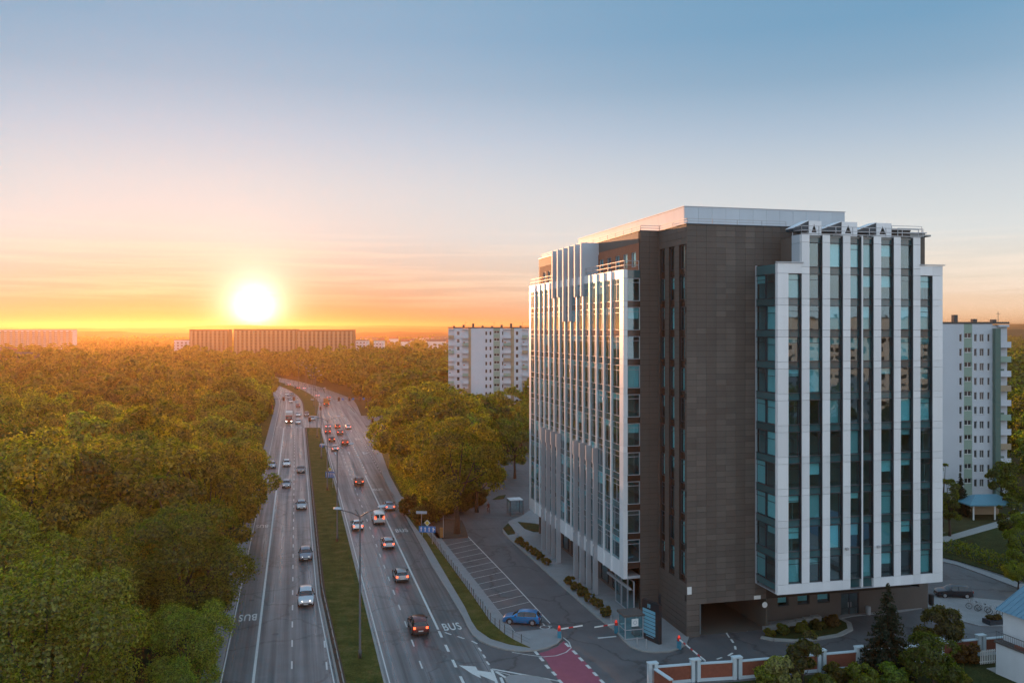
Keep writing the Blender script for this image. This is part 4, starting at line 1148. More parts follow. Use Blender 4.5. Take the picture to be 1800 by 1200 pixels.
def garden_tree(px, py, Ht, R, label, tint=(.8, .8, .9), seed=201):
    q = G(px, py); o = empty('garden_tree', (q.x, q.y, 0), rnd.uniform(0, 6), label=label, cat='tree')
    cm, tmesh = tree_proto(seed, R, Ht, 9500, .23, 18, 'leaf', True, .14)
    link('crown', cm, o).color = (*tint, 1); link('trunk', tmesh, o)
garden_tree(1652, 1146, 4.6, 2.3, 'round dark garden tree right of the spruce', (.55, .48, .6), 203)
garden_tree(1412, 1206, 5.0, 1.75, 'small dark tree behind the pale green bush', (.48, .46, .5), 205)
garden_tree(1640, 1214, 5.3, 3.0, 'wide green garden tree below the spruce', (.50, .60, .46), 207)
q = G(1380, 1204); shrub(q.x, q.y, SHB[0], 1.25, 'pale silvery green rounded bush by the brick fence', tint=(1.5, 1.45, 3.4))
for i, (a, b_, s, tn, lb) in enumerate(((1345, 1206, .8, (1.1, 1.2, .8), 'low yellowish bush left of the pale green bush'), (1470, 1196, .75, (.7, .6, .5), 'reddish low bush at the foot of the brick fence'),
                                        (1515, 1210, 1.0, (.9, 1, .6), 'yellow-green bush left of the spruce foot'), (1575, 1214, 1.05, (.8, 1.1, .8), 'feathery green bush in front of the spruce'),
                                        (1448, 1212, .7, (.8, .9, .8), 'small dark bush under the small garden tree'), (1700, 1166, .85, (.8, .4, .35), 'rusty red bush beside the garden gate'),
                                        (1690, 1208, .6, (1.2, 1.0, .7), 'low tawny bush beside the wide garden tree'))):
    q = G(a, b_); shrub(q.x, q.y, SHB[i % 3], s, lb, tint=tn)
for i, (a, b_, s) in enumerate(((744, 921, 1.5), (762, 912, 1.7), (786, 905, 1.6), (812, 899, 1.5), (836, 888, 1.6), (722, 905, 1.6))):
    q = G(a, b_); shrub(q.x, q.y, SHB[i % 3], s, '%s undergrowth bush below the trees behind the tree island, counted from the parking bays' % ['second', 'third', 'fourth', 'fifth', 'sixth', 'first'][i], 'undergrowth bushes behind the tree island', (.55, .5, .45))
# planted oval in the turning circle
raised('planting_island', [(1338, 1121), (1360, 1125), (1400, 1127), (1440, 1123), (1475, 1117), (1495, 1107), (1492, 1096), (1478, 1089), (1455, 1086), (1420, 1092), (1370, 1106)], .16, 'lawn', .0)
kerb_line([(1338, 1121), (1360, 1125), (1400, 1127), (1440, 1123), (1475, 1117), (1495, 1107), (1492, 1096), (1478, 1089)], .55, .18)
for i, (a, b_, s, tn, lb) in enumerate(((1463, 1103, .62, (.75, .42, .5), 'wine-dark shrub in the planted turning island'), (1437, 1107, .5, (.6, .55, .45), 'low brown shrub in the planted turning island'),
                                        (1410, 1112, .5, (.9, .9, .5), 'low green shrub in the middle of the turning island'), (1377, 1116, .5, (.7, .8, .5), 'dark green shrub at the garage end of the turning island'),
                                        (1352, 1119, .38, (1, .9, .5), 'yellowish shrub at the tip of the turning island'))):
    q = G(a, b_); shrub(q.x, q.y, SHB[i % 3], s, lb, tint=tn, z=.12)
# stepped stone edging of the island
for i in range(7):
    q = G(1350 + i * 14, 1108 - i * 2.6); MB().box(-.5, .5, -.35, .35, 0, .45 + .04 * i).obj('stone_block', M['conc'], loc=(q.x, q.y, 0), rz=BA, label='%s grey stone block edging the turning island, counted from the garage' % ['first', 'second', 'third', 'fourth', 'fifth', 'sixth', 'seventh'][i], cat='stone block', group='stone blocks edging the turning island')


def hedge(path, Ht, Wd, label, name='hedge', tint=(1, 1, 1), dens=70, size=.34):
    rs_ = np.random.RandomState(len(label)); C, N = [], []
    for a, b_ in zip(path, path[1:]):
        a, b_ = np.array(a), np.array(b_); d = b_ - a; L = np.linalg.norm(d); d /= L; s = np.array([-d[1], d[0]])
        n = int(L * (2 * Ht + Wd) * dens / 10)
        t = rs_.uniform(0, L, n); per = rs_.uniform(0, 2 * Ht + Wd, n)
        off = np.where(per < Ht, -Wd / 2, np.where(per < 2 * Ht, Wd / 2, per - 2 * Ht - Wd / 2)); z = np.where(per < Ht, per, np.where(per < 2 * Ht, per - Ht, Ht))
        bul = .22 * np.sin(t * 2.1) + .15 * np.sin(t * 5.3 + 1)
        P3 = a[None] + d[None] * t[:, None] + s[None] * (off * (1 + bul * .35))[:, None]
        C.append(np.column_stack([P3, z * (1 + bul * .14)]) + rs_.normal(0, .12, (n, 3)))
        nn = np.zeros((n, 3)); nn[:, :2] = s[None] * np.sign(off)[:, None] * (per < 2 * Ht)[:, None]; nn[:, 2] = (per >= 2 * Ht) * 1.0 + .2
        N.append(nn + rs_.randn(n, 3) * .5)
    C, N = np.concatenate(C), np.concatenate(N); N /= np.linalg.norm(N, axis=1, keepdims=True); C[:, 2] = np.maximum(C[:, 2], .05)
    o = link(name, quads_mesh('hedge', C, N, size * rs_.uniform(.6, 1.3, len(C)), M['leaf'], rs_), label=label, cat='hedge'); o.color = (*tint, 1)
    return o
hedge([wp(WRR(y) + 3.6, y) for y in (150, 170, 190, 212)], 4.2, 2.6, 'tall leafy hedge along the right pavement of the avenue', tint=(.95, 1, .6), dens=150)
hedge([G(1672, 968)[:2], G(1720, 985)[:2], G(1790, 1006)[:2], G(1840, 1020)[:2]], 1.6, 2.6, 'rough hedge along the street beyond the dark parked car', tint=(.6, .65, .55), dens=150)
for (px, Y, h, pr, lb) in ((1669, 141, 9.0, PX[0], 'slender dark tree at the right corner of the office building'), (1657, 148, 10.5, PX[0], 'slender tree half hidden by the white office bay'),
                           (1775, 134, 9.0, PX[1], 'dark tree between the right-hand flats and the pavilion'), (1802, 120, 8.5, PN[2], 'bright green tree at the right edge by the lane'),
                           (1760, 163, 9.5, PM[2], 'dark tree at the foot of the flats balconies'), (1812, 152, 12.0, PM[0], 'broad dark tree at the right edge behind the pavilion'), (1790, 112, 4.2, PN[3], 'green bushy tree beside the street at the right edge')):
    q = GD(px, Y); o = plant_tree(q.x, q.y, h / (17.0 if pr is not PX[1] else 12.0), label=lb, proto=pr, name='park_tree', tint=(.62, .66, .6) if 'bright' not in lb and 'green bushy' not in lb else (1.0, 1.15, .8))

# ------------------------------------------------------------------ blocks of flats
M['flat_white'] = mat('flat_render', (.60, .63, .68), .85, noise=(.25, .08), streak=(.5, .07))
M['flat_green'] = mat('flat_green', (.30, .40, .33), .85, noise=(.3, .08))
M['flat_dark'] = mat('flat_dark_green', (.12, .19, .165), .85)
M['flat_beige'] = mat('flat_beige', (.40, .31, .21), .85, noise=(.3, .1))
M['far_wall'] = mat('far_wall', (.26, .16, .09), .9, noise=(.05, .2))
M['far_pane'] = mat('far_pane', (.15, .10, .07), .4)  # brown instead of dark glass: haze over the far blocks put into the colour
M['flat_pane'] = mat('flat_pane', (.035, .045, .055), .08, spec=.9, var=.4)
M['flat_frame'] = mat('flat_frame', (.72, .72, .70), .5)
M['balcony_in'] = mat('balcony_inside', (.42, .30, .24), .9)
M['roof_grey'] = mat('roofing', (.10, .09, .085), .9, noise=(.8, .25))
M['tile_red'] = mat('roof_tiles', (.28, .085, .05), .8, noise=(.6, .25))
_fw = {}
def flat_window(o, x0, x1, z, ht, pair=False, dep=.18):
    k = (round(x1 - x0, 2), round(ht, 2), pair)
    if k not in _fw:
        w2 = (x1 - x0) / 2; b_ = .07; mb = MB()
        mb.box(-w2, -w2 + b_, 0, .06, 0, ht).box(w2 - b_, w2, 0, .06, 0, ht).box(-w2 + b_, w2 - b_, 0, .06, 0, b_).box(-w2 + b_, w2 - b_, 0, .06, ht - b_, ht)
        mb.box(-w2 - .06, w2 + .06, -.24, 0, -.07, -.01)
        if pair: mb.box(-.05, .05, .002, .06, b_, ht - b_)
        _fw[k] = (mb.mesh('flat_window', M['flat_frame']), MB().box(-w2 + b_, w2 - b_, .02, .05, b_, ht - b_).mesh('pane', M['flat_pane']))
    wn = link('window', _fw[k][0], o, loc=((x0 + x1) / 2, dep, z)); link('pane', _fw[k][1], wn)


def flats(px0, Y, px_cols, floors, z0, fh, ztop, label, depth, rz, roof_bits=6):
    """px_cols: (kind, column start, column end) in photo columns, left to right"""
    org = GD(px0, Y); k = Y / FPX
    o = empty('apartment_block', (org.x, org.y, 0), rz, label=label, cat='apartment block')
    walls = {}
    def wl(m, *b): walls.setdefault(m, MB()).box(*b)
    X = lambda p: (p - px0) * k
    for c in px_cols:
        kd, a, b_ = c[0], X(c[1]), X(c[2])
        if kd == 'wall': wl(c[3] if len(c) > 3 else 'flat_white', a, b_, 0, .4, 0, ztop - (c[4] if len(c) > 4 else 0))
        elif kd == 'pillar': wl('flat_dark', a, b_, -1.0, .4, 0, ztop - .9)
        elif kd in ('win', 'stair'):
            m = 'flat_green' if kd == 'stair' else 'flat_white'
            ht = .95 if kd == 'stair' else 1.45
            zz = z0 + (1.35 if kd == 'stair' else .0); last = 0.0
            for f in range(floors):
                s = zz + f * fh + (.95 if kd == 'win' else .3)
                if s + ht > ztop - .5: break
                wl(m, a, b_, 0.0, .4, last, s); last = s + ht
                if kd == 'stair':
                    mid = (a + b_) / 2; q = (b_ - a) * .42
                    wl(m, a, mid - q, 0, .4, s, s + ht); wl(m, mid + q, b_, 0, .4, s, s + ht)
                    flat_window(o, mid - q, mid + q, s, ht, True)
                else: flat_window(o, a, b_, s, ht, len(c) > 3 and c[3] == 'pair')
            wl(m, a, b_, 0, .4, last, ztop)
        elif kd == 'balcony':
            wl('balcony_in', a, b_, 1.3, 1.5, 0, ztop - .6); wl('flat_white', a, b_, -.35, 1.3, ztop - .6, ztop - .2)
            for f in range(floors):
                z = z0 + f * fh
                mb = MB().box(a, b_, -.9, 1.3, z - .16, z); bo = mb.obj('balcony', M['conc'], o)
                mm = ('flat_green', 'flat_white', 'flat_beige', 'flat_white')[(f * 7 + int(c[1])) % 4]
                MB().box(a, b_, -.95, -.88, z - .2, z + .95).obj('parapet', M[mm], bo)
                flat_window(o, a + .25, (a + b_) / 2 + .2, z + .15, 2.1, False, 1.22)
                if (f * 5 + int(c[1])) % 3 == 0: MB().box(a + .3, a + .9, -.6, -.2, z, z + 1.3).obj('balcony_clutter', M[('tile_red', 'white', 'flat_dark')[f % 3]], bo)
    xa, xb = X(px_cols[0][1]), X(px_cols[-1][2])
    for m, mb in walls.items(): mb.obj('wall', M[m], o)
    MB().box(xa, xb, .4, depth, 0, ztop - .3).obj('wall', M['flat_white'], o)
    rf = MB().box(xa - .15, xb + .15, -.12, depth + .1, ztop, ztop + .35).obj('roof', M['roof_grey'], o)
    for i in range(roof_bits):
        x = xa + (xb - xa) * (i + .6) / roof_bits; h = (.5, .9, 1.4, .6)[i % 4]
        mb = MB().box(x - .4, x + .4, 2, 2.9, ztop + .35, ztop + .35 + h)
        if i % 3 == 1: mb.box(x + .7, x + .76, 2, 2.06, ztop + .35, ztop + 2.4).box(x + .4, x + 1.1, 2, 2.05, ztop + 1.9, ztop + 1.96)
        mb.obj('roof_vent', M['roof_grey'], rf)
    return o


flats(788, 331, [('balcony', 788, 798), ('wall', 798, 803), ('win', 803, 808), ('wall', 808, 813), ('balcony', 813, 823.5), ('wall', 823.5, 828, 'flat_beige'), ('wall', 828, 853), ('win', 853, 856.5), ('wall', 856.5, 860.5), ('win', 860.5, 864),
                 ('wall', 864, 867.5), ('stair', 867.5, 879), ('wall', 879, 882.5), ('win', 882.5, 885), ('balcony', 885, 898), ('wall', 898, 904, 'flat_beige'), ('win', 907, 911.5), ('wall', 904, 907), ('wall', 911.5, 918), ('balcony', 918, 928), ('wall', 928, 940)],
      11, 1.4, 2.83, 33.3, 'white and green block of flats rising from the trees left of the office building', 13, R_(4), 9)
flats(1600, 171, [('wall', 1600, 1688), ('win', 1688, 1692.8), ('wall', 1692.8, 1696), ('stair', 1696, 1711), ('wall', 1711, 1714.5), ('win', 1714.5, 1719.5), ('wall', 1719.5, 1724.5), ('win', 1724.5, 1732, 'pair'), ('wall', 1732, 1738.5), ('win', 1738.5, 1743), ('wall', 1743, 1747.5),
                  ('pillar', 1747.5, 1757), ('balcony', 1757, 1776)], 11, 1.6, 2.80, 34.0, 'white and green block of flats with balconies behind the right side of the office building', 12, R_(2), 5)

# out of frame to the right, mirrored in the glazed bay: a block of flats behind a few trees
fb = flats(900, 100, [('wall', 900, 960)] + [c for i in range(9) for c in (('win', 960 + i * 100, 990 + i * 100), ('wall', 990 + i * 100, 1010 + i * 100), ('win', 1010 + i * 100, 1040 + i * 100), ('wall', 1040 + i * 100, 1060 + i * 100))] + [('wall', 1860, 1900)],
           11, 1.4, 2.9, 36.5, 'pale block of flats across the street, mirrored in the glazed office bay', 12, 0, 4)
fb.location = (222, -18, 0); fb.rotation_euler = (0, 0, math.radians(180 + 46))
for i in range(6):
    plant_tree(120 + i * 9 + (i % 2) * 5, -18 + i * 8.5, .95 + .08 * (i % 3), label='%s street tree in front of the mirrored flats' % ['first', 'second', 'third', 'fourth', 'fifth', 'sixth'][i], proto=PM[i % 4], name='street_tree')


def far_block(px0, px1, Y, ytop, label, m1, m2, n, dep=12, base=0.0):
    a = GD(px0, Y); k = Y / FPX; L = (px1 - px0) * k; zt = H + (HZ - ytop) * k
    o = empty('slab_block', (a.x, a.y, 0), 0, label=label, cat='apartment block')
    MB().box(0, L, 0, dep, 0, zt).obj('wall', M[m1], o)
    MB().box(-.3, L + .3, -.3, dep + .3, zt, zt + .6).obj('roof', M['roof_grey'], o)
    bay = L / n
    mm = MB().box(0, bay * .45, -1.2, 0, 0, zt - 1.0).mesh('balcony_stack', M[m2])
    for i in range(n): link('balcony_stack', mm, o, loc=(i * bay + bay * .3, 0, 0))
    fl = int(zt / 2.9); wm = MB()
    for f in range(2, fl):
        wm.box(.2, L - .2, -.06, -.01, f * 2.9 + .9, f * 2.9 + 2.2)
    wo_ = wm.obj('window_bands', M['far_pane'], o); wo_['kind'] = 'stuff'
    return o
far_block(333, 401, 860, 580, 'orange-lit slab block left of the sun on the horizon', 'far_wall', 'flat_beige', 9)
far_block(411, 520, 840, 579.5, 'long slab block right under the sun', 'far_wall', 'flat_beige', 14)
far_block(522, 621, 780, 580.5, 'long slab block right of the sun over the avenue', 'far_wall', 'flat_beige', 13)
far_block(-30, 128, 1250, 579.5, 'pale striped slab block on the horizon at the left edge', 'flat_white', 'flat_beige', 16)
far_block(306, 334, 900, 598, 'low pale building beside the slab block left of the sun', 'flat_white', 'flat_white', 4)
far_block(622, 646, 900, 599, 'low white building right of the long slab blocks', 'white', 'flat_white', 4)
far_block(657, 674, 980, 599, 'small white building farther right of the long slab blocks', 'white', 'flat_white', 3)
rs2 = random.Random(21)
def house(px, Y, wd, hh, i, lab, grp):
    q = GD(px, Y); o = empty('distant_house', (q.x, q.y, 0), rs2.uniform(-.5, .5), label=lab, cat='house', group=grp)
    MB().box(-wd / 2, wd / 2, -5, 5, 0, hh).obj('wall', M['white' if i % 3 else 'flat_beige'], o)
    MB().add([(-wd / 2 - .4, -5.4, hh), (wd / 2 + .4, -5.4, hh), (wd / 2 + .4, 5.4, hh), (-wd / 2 - .4, 5.4, hh), (-wd / 2 - .4, 0, hh + 3.6), (wd / 2 + .4, 0, hh + 3.6)],
             [(0, 1, 5, 4), (2, 3, 4, 5), (0, 4, 3), (1, 2, 5), (0, 3, 2, 1)]).obj('roof', M['tile_red' if i % 2 else 'roof_grey'], o)
for i in range(26):
    px = rs2.uniform(630, 800); Y = rs2.uniform(1050, 2100)
    house(px, Y, rs2.uniform(9, 22), rs2.uniform(10, 16), i, 'small pale house in the distant town right of the sun', 'distant houses right of the sun')
for i in range(9):
    px = rs2.uniform(-5, 60); Y = rs2.uniform(560, 900)
    house(px, Y, rs2.uniform(12, 26), rs2.uniform(9, 15), i, 'red-roofed house in front of the striped slab block', 'distant houses at the left edge')

# ------------------------------------------------------------------ white house, pavilion, fences, small buildings
hu, hv = bloc(1750.5, 1184)
hm = Matrix.Translation((BX, BY, 0)) @ Matrix.Rotation(BA, 4, 'Z')
hs_ = empty('white_house', hm @ Vector((hu, hv, 0)), BA + R_(5), label='white house with blue metal roof and terrace at the bottom right corner', cat='house')
M['blue_roof'] = mat('blue_roof', (.16, .30, .40), .42, metal=.35, noise=(.7, .12))
MB().box(0, .3, -12, -5.2, 0, 3.05).box(0, .3, -3.9, 0, 0, 3.05).box(0, .3, -5.2, -3.9, 0, .75).box(0, .3, -5.2, -3.9, 2.35, 3.05).box(.3, 9, -.3, 0, 0, 3.05).obj('wall', M['house_white'], hs_)
MB().box(.9, 1.2, -12, -6.6, 3.2, 6.1).box(.9, 1.2, -4.9, 0, 3.2, 6.1).box(.9, 1.2, -6.6, -4.9, 3.2, 4.0).box(.9, 1.2, -6.6, -4.9, 5.5, 6.1).box(1.2, 9, -.3, 0, 3.2, 6.1).obj('wall', M['house_white'], hs_)
MB().box(-.15, 9, -12, .1, 3.05, 3.2).obj('terrace', M['roof_grey'], hs_)
rf = MB().add([(.45, .5, 6.0), (.45, -12.5, 6.0), (5, -12.5, 8.4), (5, .5, 8.4), (9.6, .5, 6.0), (9.6, -12.5, 6.0)], [(0, 1, 2, 3), (3, 2, 5, 4)]).obj('roof', M['blue_roof'], hs_)
for i in range(24):
    y = .5 - i * .55
    MB().add([(.45, y, 6.0), (.45, y - .05, 6.0), (5, y - .05, 8.4), (5, y, 8.4), (.45, y, 6.06), (.45, y - .05, 6.06), (5, y - .05, 8.46), (5, y, 8.46)], [(4, 5, 6, 7), (0, 4, 7, 3), (1, 2, 6, 5), (0, 1, 5, 4)]).obj('roof_seam', M['blue_roof'], rf)
MB().add([(1.2, 0, 6.1), (8.8, 0, 6.1), (5, 0, 8.1)], [(0, 1, 2)]).obj('gable', M['house_white'], hs_)
for (x, y, z, wd_, ht) in ((.2, -4.55, .75, 1.3, 1.6), (1.1, -5.75, 4.0, 1.7, 1.5)):
    wn = MB().box(x - .03, x + .05, y - wd_ / 2, y - wd_ / 2 + .08, z, z + ht).box(x - .03, x + .05, y + wd_ / 2 - .08, y + wd_ / 2, z, z + ht).box(x - .03, x + .05, y - wd_ / 2, y + wd_ / 2, z, z + .08).box(x - .03, x + .05, y - wd_ / 2, y + wd_ / 2, z + ht - .08, z + ht).box(x - .025, x + .045, y - .04, y + .04, z, z + ht).obj('window', M['dark_frame'], hs_)
    MB().box(x + .0, x + .03, y - wd_ / 2 + .05, y + wd_ / 2 - .05, z + .05, z + ht - .05).obj('pane', M['flat_pane'], wn)
rl = MB().bar((-.05, .0, 4.15), (-.05, -12, 4.15), .05).bar((-.05, 0, 3.35), (-.05, -12, 3.35), .04)
for i in range(60): rl.bar((-.05, -.1 - i * .2, 3.2), (-.05, -.1 - i * .2, 4.15), .025)
rl.obj('railing', M['lamp_grey'], hs_)
for i in range(3): MB().box(.02, .32, -3.4 - i * 1.7, -2.0 - i * 1.7, 3.2, 3.45).obj('planter', M['tile_red'], hs_)

pv = G(1733, 908)
pvl = empty('pavilion', pv, R_(3), label='small open pavilion with a pale blue hipped roof', cat='pavilion')
MB().add([(-4.6, -3, 2.7), (4.6, -3, 2.7), (4.6, 3, 2.7), (-4.6, 3, 2.7), (-1.9, 0, 4.0), (1.9, 0, 4.0), (-4.6, -3, 2.5), (4.6, -3, 2.5), (4.6, 3, 2.5), (-4.6, 3, 2.5)],
         [(0, 1, 5, 4), (1, 2, 5), (2, 3, 4, 5), (3, 0, 4), (6, 7, 1, 0), (7, 8, 2, 1), (8, 9, 3, 2), (9, 6, 0, 3), (9, 8, 7, 6)]).obj('roof', mat('pavilion_roof', (.10, .26, .34), .5, metal=.2, noise=(1, .1)), pvl)
for x in (-3.6, 0.2, 3.6):
    for y in (-2.3, 2.3): MB().box(x - .1, x + .1, y - .1, y + .1, 0, 2.5).obj('post', M['white'], pvl)
MB().box(-3.6, 3.6, 2.0, 2.2, 0, 2.3).obj('back_wall', M['flat_beige'], pvl)

# brick garden fence
fence_o = G(1147, 1203)
fe = empty('brick_fence', fence_o, 0, label='low brick fence with pale stone posts along the garden', cat='fence')
M['fence_post'] = mat('fence_post', (.50, .58, .62), .8, noise=(1, .1))
M['fence_brick'] = mat('fence_brick', (.24, .075, .045), .85, noise=(3.5, .3), bump=(18, .5))
fpts = [Vector(G(*p)) - fence_o for p in ((1147, 1203), (1222, 1196.5), (1295, 1192), (1443, 1179), (1511, 1173), (1585, 1166), (1650, 1158.5), (1724, 1151), (1810, 1143))]
def fence_run(A, Bp, post=True):
    d = (Bp - A); L = d.length; d.normalize(); an = math.atan2(d.y, d.x)
    pn = MB().box(.5, L - .5, -.13, .13, .3, 1.6).obj('brick_panel', M['fence_brick'], fe, loc=A, rz=an)
    MB().box(.45, L - .45, -.19, .19, 0, .3).obj('footing', M['fence_post'], fe, loc=A, rz=an)
    MB().box(.45, L - .45, -.2, .2, 1.6, 1.7).obj('coping', M['fence_post'], fe, loc=A, rz=an)
for A, Bp in zip(fpts, fpts[1:]): fence_run(A, Bp)
pm = MB().box(-.45, -.12, -.25, .25, 0, 2.0).box(.12, .45, -.25, .25, 0, 2.0).box(-.5, .5, -.3, .3, 2.0, 2.12).mesh('fence_post', M['fence_post'])
for p in fpts: link('post', pm, fe, loc=p, rz=BA)
fence_run(fpts[0], Vector(G(1185, 1230)) - fence_o)

# white garden gate and steps by the house
q = G(1737, 1168); gt = empty('garden_gate', q, BA, label='white slatted garden gate with steps beside the white house', cat='gate')
for i in range(9): MB().box(-.9 + i * .2, -.82 + i * .2, -.03, .03, .15, 1.5).obj('slat', M['white'], gt)
for z in (.3, 1.3): MB().box(-.98, .88, .03, .07, z, z + .09).obj('rail', M['white'], gt)
for i in range(4): MB().box(-1.0, 1.0, -1.4 + i * .35 - .9, -1.05 + i * .35 - .9, 0, .12 + .0 * i).obj('step', M['conc'], gt)

# guard booth
q = G(1109, 1119); bo = empty('guard_booth', (q.x, q.y, .12), BA, label='small glass guard booth beside the barrier', cat='booth')
for x in (-1.0, 1.0):
    for y in (-.9, .9): MB().box(x - .05, x + .05, y - .05, y + .05, 0, 2.4).obj('post', M['steel'], bo)
MB().box(-1.2, 1.2, -1.1, 1.1, 2.4, 2.62).obj('roof', M['roof_grey'], bo)
MB().box(-1.1, 1.1, -1.0, 1.0, 0, .1).obj('base', M['steel'], bo)
for (x0, x1, y0, y1) in ((-.95, .95, -.93, -.90), (-.95, .95, .90, .93), (-1.03, -1.0, -.85, .85), (1.0, 1.03, -.85, .85)): MB().box(x0, x1, y0, y1, .1, 2.4).obj('pane', M['glass'], bo)
MB().box(-.96, .96, -.96, -.932, .95, 1.03).obj('rail', M['steel'], bo); MB().box(-1.06, -1.03, -.9, .9, .95, 1.03).obj('rail', M['steel'], bo)
MB().box(.2, .85, -.5, .3, .1, 1.0).obj('desk', M['interior_dark'], bo)
bd = MB().box(-.3, .45, -1.0, -.965, 1.35, 2.15).obj('notice_board', M['white'], bo)
_r = [(.08 + .22 * math.cos(t * math.pi / 8), -1.004, 1.75 + .22 * math.sin(t * math.pi / 8)) for t in range(16)]
_r2 = [(.08 + .15 * math.cos(t * math.pi / 8), -1.004, 1.75 + .15 * math.sin(t * math.pi / 8)) for t in range(16)]
MB().add(_r + _r2, [(i, (i + 1) % 16, 16 + (i + 1) % 16, 16 + i) for i in range(16)]).obj('round_emblem', M['panel_grey'], bd)

# tenant pylon
A, Bp = G(1128.5, 1121), G(1158, 1134.5)
pl = empty('pylon_sign', A, math.atan2(Bp.y - A.y, Bp.x - A.x), label='tall black pylon sign with seven pale blue name plates', cat='sign')
Lp = (Bp - A).length; hp = 4.25
M['sign_plate'] = mat('sign_plate', (.16, .40, .52), .4)
MB().box(0, Lp, 0, .4, 0, hp).obj('body', M['black'], pl)
for i in range(7):
    z = 3.35 - i * .385
    MB().box(.14, Lp * .80, -.03, -.002, z - .31, z).obj('name_plate', M['sign_plate'], pl)
em = MB(); cx_, cz_ = Lp * .42, 3.75
for s in (-1, 1): em.add([(cx_ + s * .05, -.01, cz_ - .2), (cx_ + s * .22, -.01, cz_ - .2), (cx_ + s * .22, -.01, cz_ + .2), (cx_ + s * .05, -.01, cz_ + .2)], [(0, 1, 2, 3)])
em.obj('emblem', M['sign_plate'], pl)
MB().box(Lp * .25, Lp * .7, -.012, -.002, .52, .6).obj('lettering_strip', M['sign_plate'], pl)


def barrier(px, py, tips, label):
    q = G(px, py); o = empty('parking_barrier', (q.x, q.y, .02), 0, label=label, cat='barrier', group='parking barriers')
    MB().box(-.2, .2, -.2, .2, 0, .85).obj('cabinet', mat('barrier_blue', (.03, .22, .32), .5), o)
    MB().box(-.17, .17, -.17, .17, .85, 1.15).obj('hood', M['red'], o)
    MB().tube([(0, 0, 1.15), (0, 0, 1.38)], [.12, .09], 8).obj('beacon', mat('beacon', (.8, .05, .03), .4, emit=((1, .06, .03), .35)), o)
    for (tx, ty, z) in tips:
        t = G(tx, ty, z) - q; n = max(4, int(t.length / .5))
        for i in range(n):
            a, b_ = Vector((0, 0, 1.0)).lerp(Vector((t.x, t.y, z)), i / n), Vector((0, 0, 1.0)).lerp(Vector((t.x, t.y, z)), (i + 1) / n)
            MB().bar(a, b_, .09, .12).obj('boom_band', M['red' if i % 3 == 2 else 'white'], o)
    return o
barrier(983, 1122, [(1024, 1099, 1.3)], 'red and white parking barrier at the end of the parking bays')
barrier(1083, 1112, [(1045, 1102, 1.0)], 'parking barrier with its boom reaching from the guard booth across the drive')
barrier(1193.5, 1140, [(1240, 1161, .9)], 'red-topped parking barrier in front of the garage mouth')

# bicycle shelter
q = G(906, 904); sh = empty('bicycle_shelter', q, BA, label='small shelter with pale ribbed roof at the end of the office building', cat='shelter')
for i in range(5): MB().box(-1.2 + i * .48, -.74 + i * .48, -1.0, 1.6, 2.7, 2.78).obj('roof_sheet', M['white_panel'], sh)
for x in (-1.15, 1.15):
    for y in (-.95, 1.5): MB().box(x - .05, x + .05, y - .05, y + .05, 0, 2.7).obj('post', M['lamp_grey'], sh)
for (x0, x1, y0, y1) in ((-1.1, 1.1, 1.48, 1.51), (-1.17, -1.14, -.9, 1.45), (1.14, 1.17, -.9, 1.45)): MB().box(x0, x1, y0, y1, .2, 2.6).obj('pane', M['glass'], sh)
MB().box(-1.15, 1.15, -.98, -.92, .0, .1).obj('sill', M['conc'], sh)

# bicycle hoops and planter on the forecourt
hp_m = MB().tube([(0, 0, 0), (0, 0, .65), (.12, 0, .8), (.58, 0, .8), (.7, 0, .65), (.7, 0, 0)], .03, 6).mesh('hoop', M['steel'])
for i in range(8):
    q = G(1704 + i * 7.6, 1067 + i * 2.2)
    link('bicycle_hoop', hp_m, loc=(q.x, q.y, .1), rz=R_(70), label='%s steel bicycle hoop of the forecourt row, counted from the dark parked car' % ['first', 'second', 'third', 'fourth', 'fifth', 'sixth', 'seventh', 'eighth'][i], cat='bicycle stand', group='bicycle hoops on the forecourt')
def bicycle(loc, rz, label, sc=1.0, grp=None):
    o = empty('bicycle', loc, rz, label=label, cat='bicycle', group=grp)
    wmsh = MB()
    for t in range(16):
        a0, a1 = t * math.pi / 8, (t + 1) * math.pi / 8
        wmsh.bar((0, .33 * math.cos(a0), .34 + .33 * math.sin(a0)), (0, .33 * math.cos(a1), .34 + .33 * math.sin(a1)), .045)
    for t in range(4): wmsh.bar((0, .33 * math.cos(t * .785), .34 + .33 * math.sin(t * .785)), (0, -.33 * math.cos(t * .785), .34 - .33 * math.sin(t * .785)), .012)
    wme = wmsh.mesh('wheel', M['black'])
    for y in (-.52, .52): link('wheel', wme, o, loc=(0, y, 0))
    MB().bar((0, -.52, .34), (0, -.12, .34), .04).bar((0, -.12, .34), (0, .36, .82), .045).bar((0, -.12, .34), (0, -.25, .9), .04).bar((0, -.22, .78), (0, .36, .84), .045).bar((0, .52, .34), (0, .36, .95), .04).obj('frame', M['steel'], o)
    MB().bar((-.28, .34, 1.0), (.28, .34, 1.0), .035).bar((0, .36, .9), (0, .34, 1.0), .035).obj('handlebar', M['black'], o)
    MB().box(-.07, .07, -.38, -.14, .92, .98).obj('saddle', M['black'], o)
    return o
for i, (a, b_) in enumerate(((1712, 1072), (1727, 1076), (1748, 1082))):
    q = G(a, b_); bicycle((q.x, q.y, .1), R_(60), '%s parked bicycle in the forecourt hoops, counted from the dark car' % ['first', 'second', 'third'][i], grp='parked bicycles')
q = G(1748, 1096); pb = empty('planter_box', (q.x, q.y, .1), BA, label='low dark planter box with red-brown plants beside the bicycle hoops', cat='planter')
MB().box(-1.1, 1.1, -.6, .6, 0, .5).obj('box', M['dark_frame'], pb)
link('foliage', SHM[0], pb, loc=(0, 0, .4), scale=(1.5, .9, .5)).color = (.6, .4, .3, 1)
